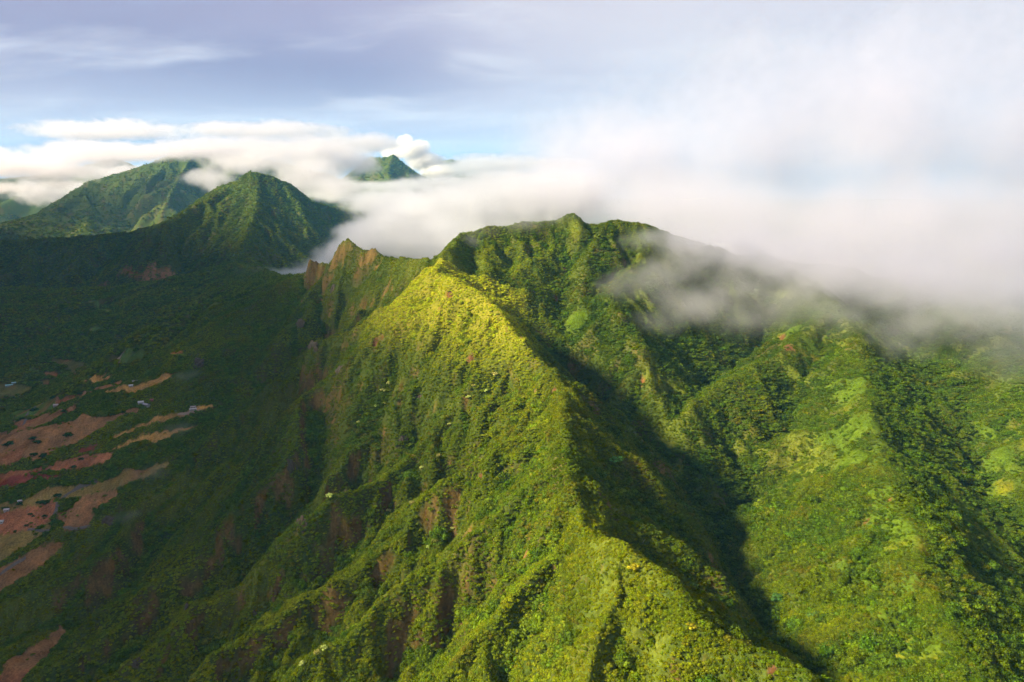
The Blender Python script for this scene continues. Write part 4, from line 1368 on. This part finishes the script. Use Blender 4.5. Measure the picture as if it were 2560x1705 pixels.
for k, (a, b, r_, lab) in enumerate(LONE):
    p = hit(a, b)
    make_tree('field_tree', p[0], p[1], p[2] - 0.3, (r_, r_, r_ * 0.8), (0, 0, k * 2.1), (0, 3, 1)[k % 3], (0.030, 0.070, 0.020), lab, 'tree', 'lone trees in the valley fields')


def box_mesh(bm, x0, x1, y0, y1, z0, z1):
    v = [bm.verts.new(c) for c in ((x0, y0, z0), (x1, y0, z0), (x1, y1, z0), (x0, y1, z0), (x0, y0, z1), (x1, y0, z1), (x1, y1, z1), (x0, y1, z1))]
    for f in ((0, 3, 2, 1), (4, 5, 6, 7), (0, 1, 5, 4), (1, 2, 6, 5), (2, 3, 7, 6), (3, 0, 4, 7)):
        bm.faces.new([v[i] for i in f])


def bm_obj(name, bm, mat, parent):
    me = bpy.data.meshes.new(name)
    bmesh.ops.recalc_face_normals(bm, faces=bm.faces)
    bm.to_mesh(me)
    bm.free()
    me.materials.append(mat)
    return link(name, me, parent)


M_GLASS = simple_mat('dark_glass', (0.02, 0.025, 0.03), (0.04, 0.05, 0.06), 1.0, 0.15)
M_DOOR = simple_mat('door_paint', (0.10, 0.06, 0.04), (0.16, 0.10, 0.07), 3.0)


def house(label, X_, Y_, L, Wd, H, wall, roof, rot, name='house', cat='house'):
    p = hit(X_, Y_)
    wall = tuple(c * 0.6 for c in wall)
    roof = tuple(c * 0.6 for c in roof)
    L, Wd, H = L * 0.8, Wd * 0.8, H * 0.85
    root = link(name, None, label=label, category=cat, group='farm buildings in the valley')
    root.location = (p[0], p[1], p[2] + 0.1)
    root.rotation_euler = (0, 0, rot)
    mw = simple_mat('wall_paint', tuple(c * 0.8 for c in wall), wall, 1.2)
    mr = simple_mat('roof_sheet', tuple(c * 0.75 for c in roof), roof, 0.8, 0.5)
    a, b = L / 2, Wd / 2
    rise = Wd * 0.28
    bm = bmesh.new()
    q = [(-a, -b, -2), (a, -b, -2), (a, b, -2), (-a, b, -2), (-a, -b, H), (a, -b, H), (a, b, H), (-a, b, H), (-a, 0, H + rise), (a, 0, H + rise)]
    v = [bm.verts.new(c) for c in q]
    for f in ((0, 1, 5, 4), (2, 3, 7, 6), (1, 2, 6, 9, 5), (3, 0, 4, 8, 7), (0, 3, 2, 1)):
        bm.faces.new([v[i] for i in f])
    bm_obj('wall', bm, mw, root)
    bm = bmesh.new()
    o_ = 0.6
    th = 0.25
    for s in (-1, 1):
        e = b + o_
        zl = H - o_ * rise / b
        vv = [bm.verts.new(c) for c in ((-a - o_, s * e, zl + .05), (a + o_, s * e, zl + .05), (a + o_, 0, H + rise + .05), (-a - o_, 0, H + rise + .05),
                                        (-a - o_, s * e, zl + .05 + th), (a + o_, s * e, zl + .05 + th), (a + o_, 0, H + rise + .05 + th), (-a - o_, 0, H + rise + .05 + th))]
        for f in ((0, 1, 2, 3), (4, 7, 6, 5), (0, 4, 5, 1), (0, 3, 7, 4), (1, 5, 6, 2)):
            bm.faces.new([vv[i] for i in f])
    bm_obj('roof', bm, mr, root)
    bm = bmesh.new()
    box_mesh(bm, -0.5, 0.5, -b - 0.06, -b + 0.05, 0.0, 2.1)
    bm_obj('door', bm, M_DOOR, root)
    for xw in (-a * 0.55, a * 0.55):
        bm = bmesh.new()
        box_mesh(bm, xw - 0.7, xw + 0.7, -b - 0.05, -b + 0.05, 0.9, 2.1)
        bm_obj('window', bm, M_GLASS, root)
    return root


def hc(f, a, b):
    return f((a, b))[0]


house('long turquoise-roofed shed among the far left fields', *hc(c1, 105, 518), 26, 9, 4, (0.35, 0.38, 0.38), (0.30, 0.62, 0.62), 0.5, 'shed', 'shed')
house('short pale turquoise-roofed shed behind the long one', *hc(c1, 160, 492), 16, 9, 4, (0.35, 0.38, 0.38), (0.42, 0.70, 0.70), 0.5, 'shed', 'shed')
house('pinkish white farmhouse at the edge of the green field', *hc(c1, 630, 742), 13, 9, 4, (0.55, 0.48, 0.47), (0.50, 0.42, 0.42), 0.3)
house('small white hut on the golden strip', *hc(c1, 1468, 522), 9, 6, 3, (0.6, 0.6, 0.58), (0.66, 0.66, 0.64), 0.4)
house('tan house above the golden strip', *hc(c1, 1512, 484), 11, 9, 4, (0.42, 0.33, 0.25), (0.36, 0.30, 0.25), 0.6)
house('white farmhouse at the upper end of the big brown field', *hc(c1, 1582, 722), 12, 8, 4, (0.6, 0.6, 0.6), (0.62, 0.62, 0.64), 0.3)
house('grey long shed right of the white farmhouse', *hc(c1, 1640, 738), 18, 8, 3.5, (0.4, 0.4, 0.4), (0.42, 0.42, 0.45), -0.5, 'shed', 'shed')
house('little red-walled hut among trees above the grey shed', *hc(c1, 1702, 688), 7, 6, 4, (0.45, 0.12, 0.08), (0.40, 0.14, 0.10), 0.2)
house('front pale shed on the orange field by the ridge foot', *hc(c1, 2165, 792), 15, 6, 3, (0.5, 0.47, 0.44), (0.55, 0.52, 0.50), 0.3, 'shed', 'shed')
house('back pale shed on the orange field by the ridge foot', *hc(c1, 2165, 772), 11, 6, 3, (0.5, 0.47, 0.44), (0.45, 0.40, 0.38), 0.3, 'shed', 'shed')
house('tiny white hut on the olive field beside a round tree', *hc(c2, 228, 470), 8, 5, 3, (0.55, 0.52, 0.5), (0.60, 0.57, 0.55), 0.5)
house('pinkish white cottage at the margin of the red ground', *hc(c2, 78, 574), 9, 7, 3.5, (0.6, 0.54, 0.54), (0.62, 0.55, 0.56), 0.25)
house('white cottage at the left edge of the red ground', *hc(c2, 14, 706), 9, 7, 3.5, (0.62, 0.6, 0.6), (0.62, 0.60, 0.62), 0.25)

M_TRACK = simple_mat('track_gravel', (0.055, 0.048, 0.042), (0.105, 0.090, 0.078), 0.5)
M_DIRT = simple_mat('track_dirt', (0.16, 0.11, 0.08), (0.24, 0.17, 0.12), 0.4)


def track(name, label, pts, width, mat):
    w = [hit(*p)[:2] for p in pts]
    path = []
    for a, b in zip(w[:-1], w[1:]):
        n = max(2, int(np.linalg.norm(b - a) / 4))
        for k in range(n):
            path.append(a + (b - a) * k / n)
    path.append(w[-1])
    path = np.array(path)
    for _ in range(12):
        path[1:-1] = (path[:-2] + path[1:-1] * 2 + path[2:]) / 4
    tg = np.gradient(path, axis=0)
    tg /= np.linalg.norm(tg, axis=1)[:, None]
    nr = np.stack([-tg[:, 1], tg[:, 0]], -1)
    cols = []
    for f in (-1, -0.5, 0, 0.5, 1):
        q = path + nr * width * 0.5 * f
        cols.append(np.stack([q[:, 0], q[:, 1], ground(q[:, 0], q[:, 1]) + 0.35 + 0.1 * (1 - abs(f))], -1))
    co = np.stack(cols, 1)
    m, c = co.shape[:2]
    ii = np.arange(m * c).reshape(m, c)
    f = np.stack([ii[:-1, :-1], ii[:-1, 1:], ii[1:, 1:], ii[1:, :-1]], -1).reshape(-1, 4)
    me = mesh_from(co.reshape(-1, 3), f, name)
    me.materials.append(mat)
    return link(name, me, kind='structure', label=label)


track('paved_lane', 'dark paved lane along the brown field at the lower left', c2((-150, 1400), (0, 1296), (100, 1212), (200, 1140), (290, 1095)), 7, M_TRACK)
track('farm_track', 'grey farm track winding down between the olive and red ground', c2((1100, 235), (900, 292), (760, 365), (690, 425), (645, 480), (650, 540), (648, 590), (600, 650)), 7, M_TRACK)
track('farm_track', 'grey track across the lower edge of the red ground', c2((310, 782), (420, 775), (560, 782), (760, 765), (1010, 752)), 5, M_TRACK)
track('farm_track', 'lane curving round the green field', c1((225, 975), (270, 930), (300, 880), (300, 830), (360, 780), (450, 715), (560, 655)), 7, M_TRACK)
track('farm_track', 'dirt track at the edge of the distant square green field', c1((1325, 280), (1330, 220), (1350, 160), (1400, 128)), 8, M_DIRT)
track('farm_track', 'dirt track along the long golden field', c1((1990, 835), (2080, 850), (2180, 800), (2240, 790)), 5, M_DIRT)
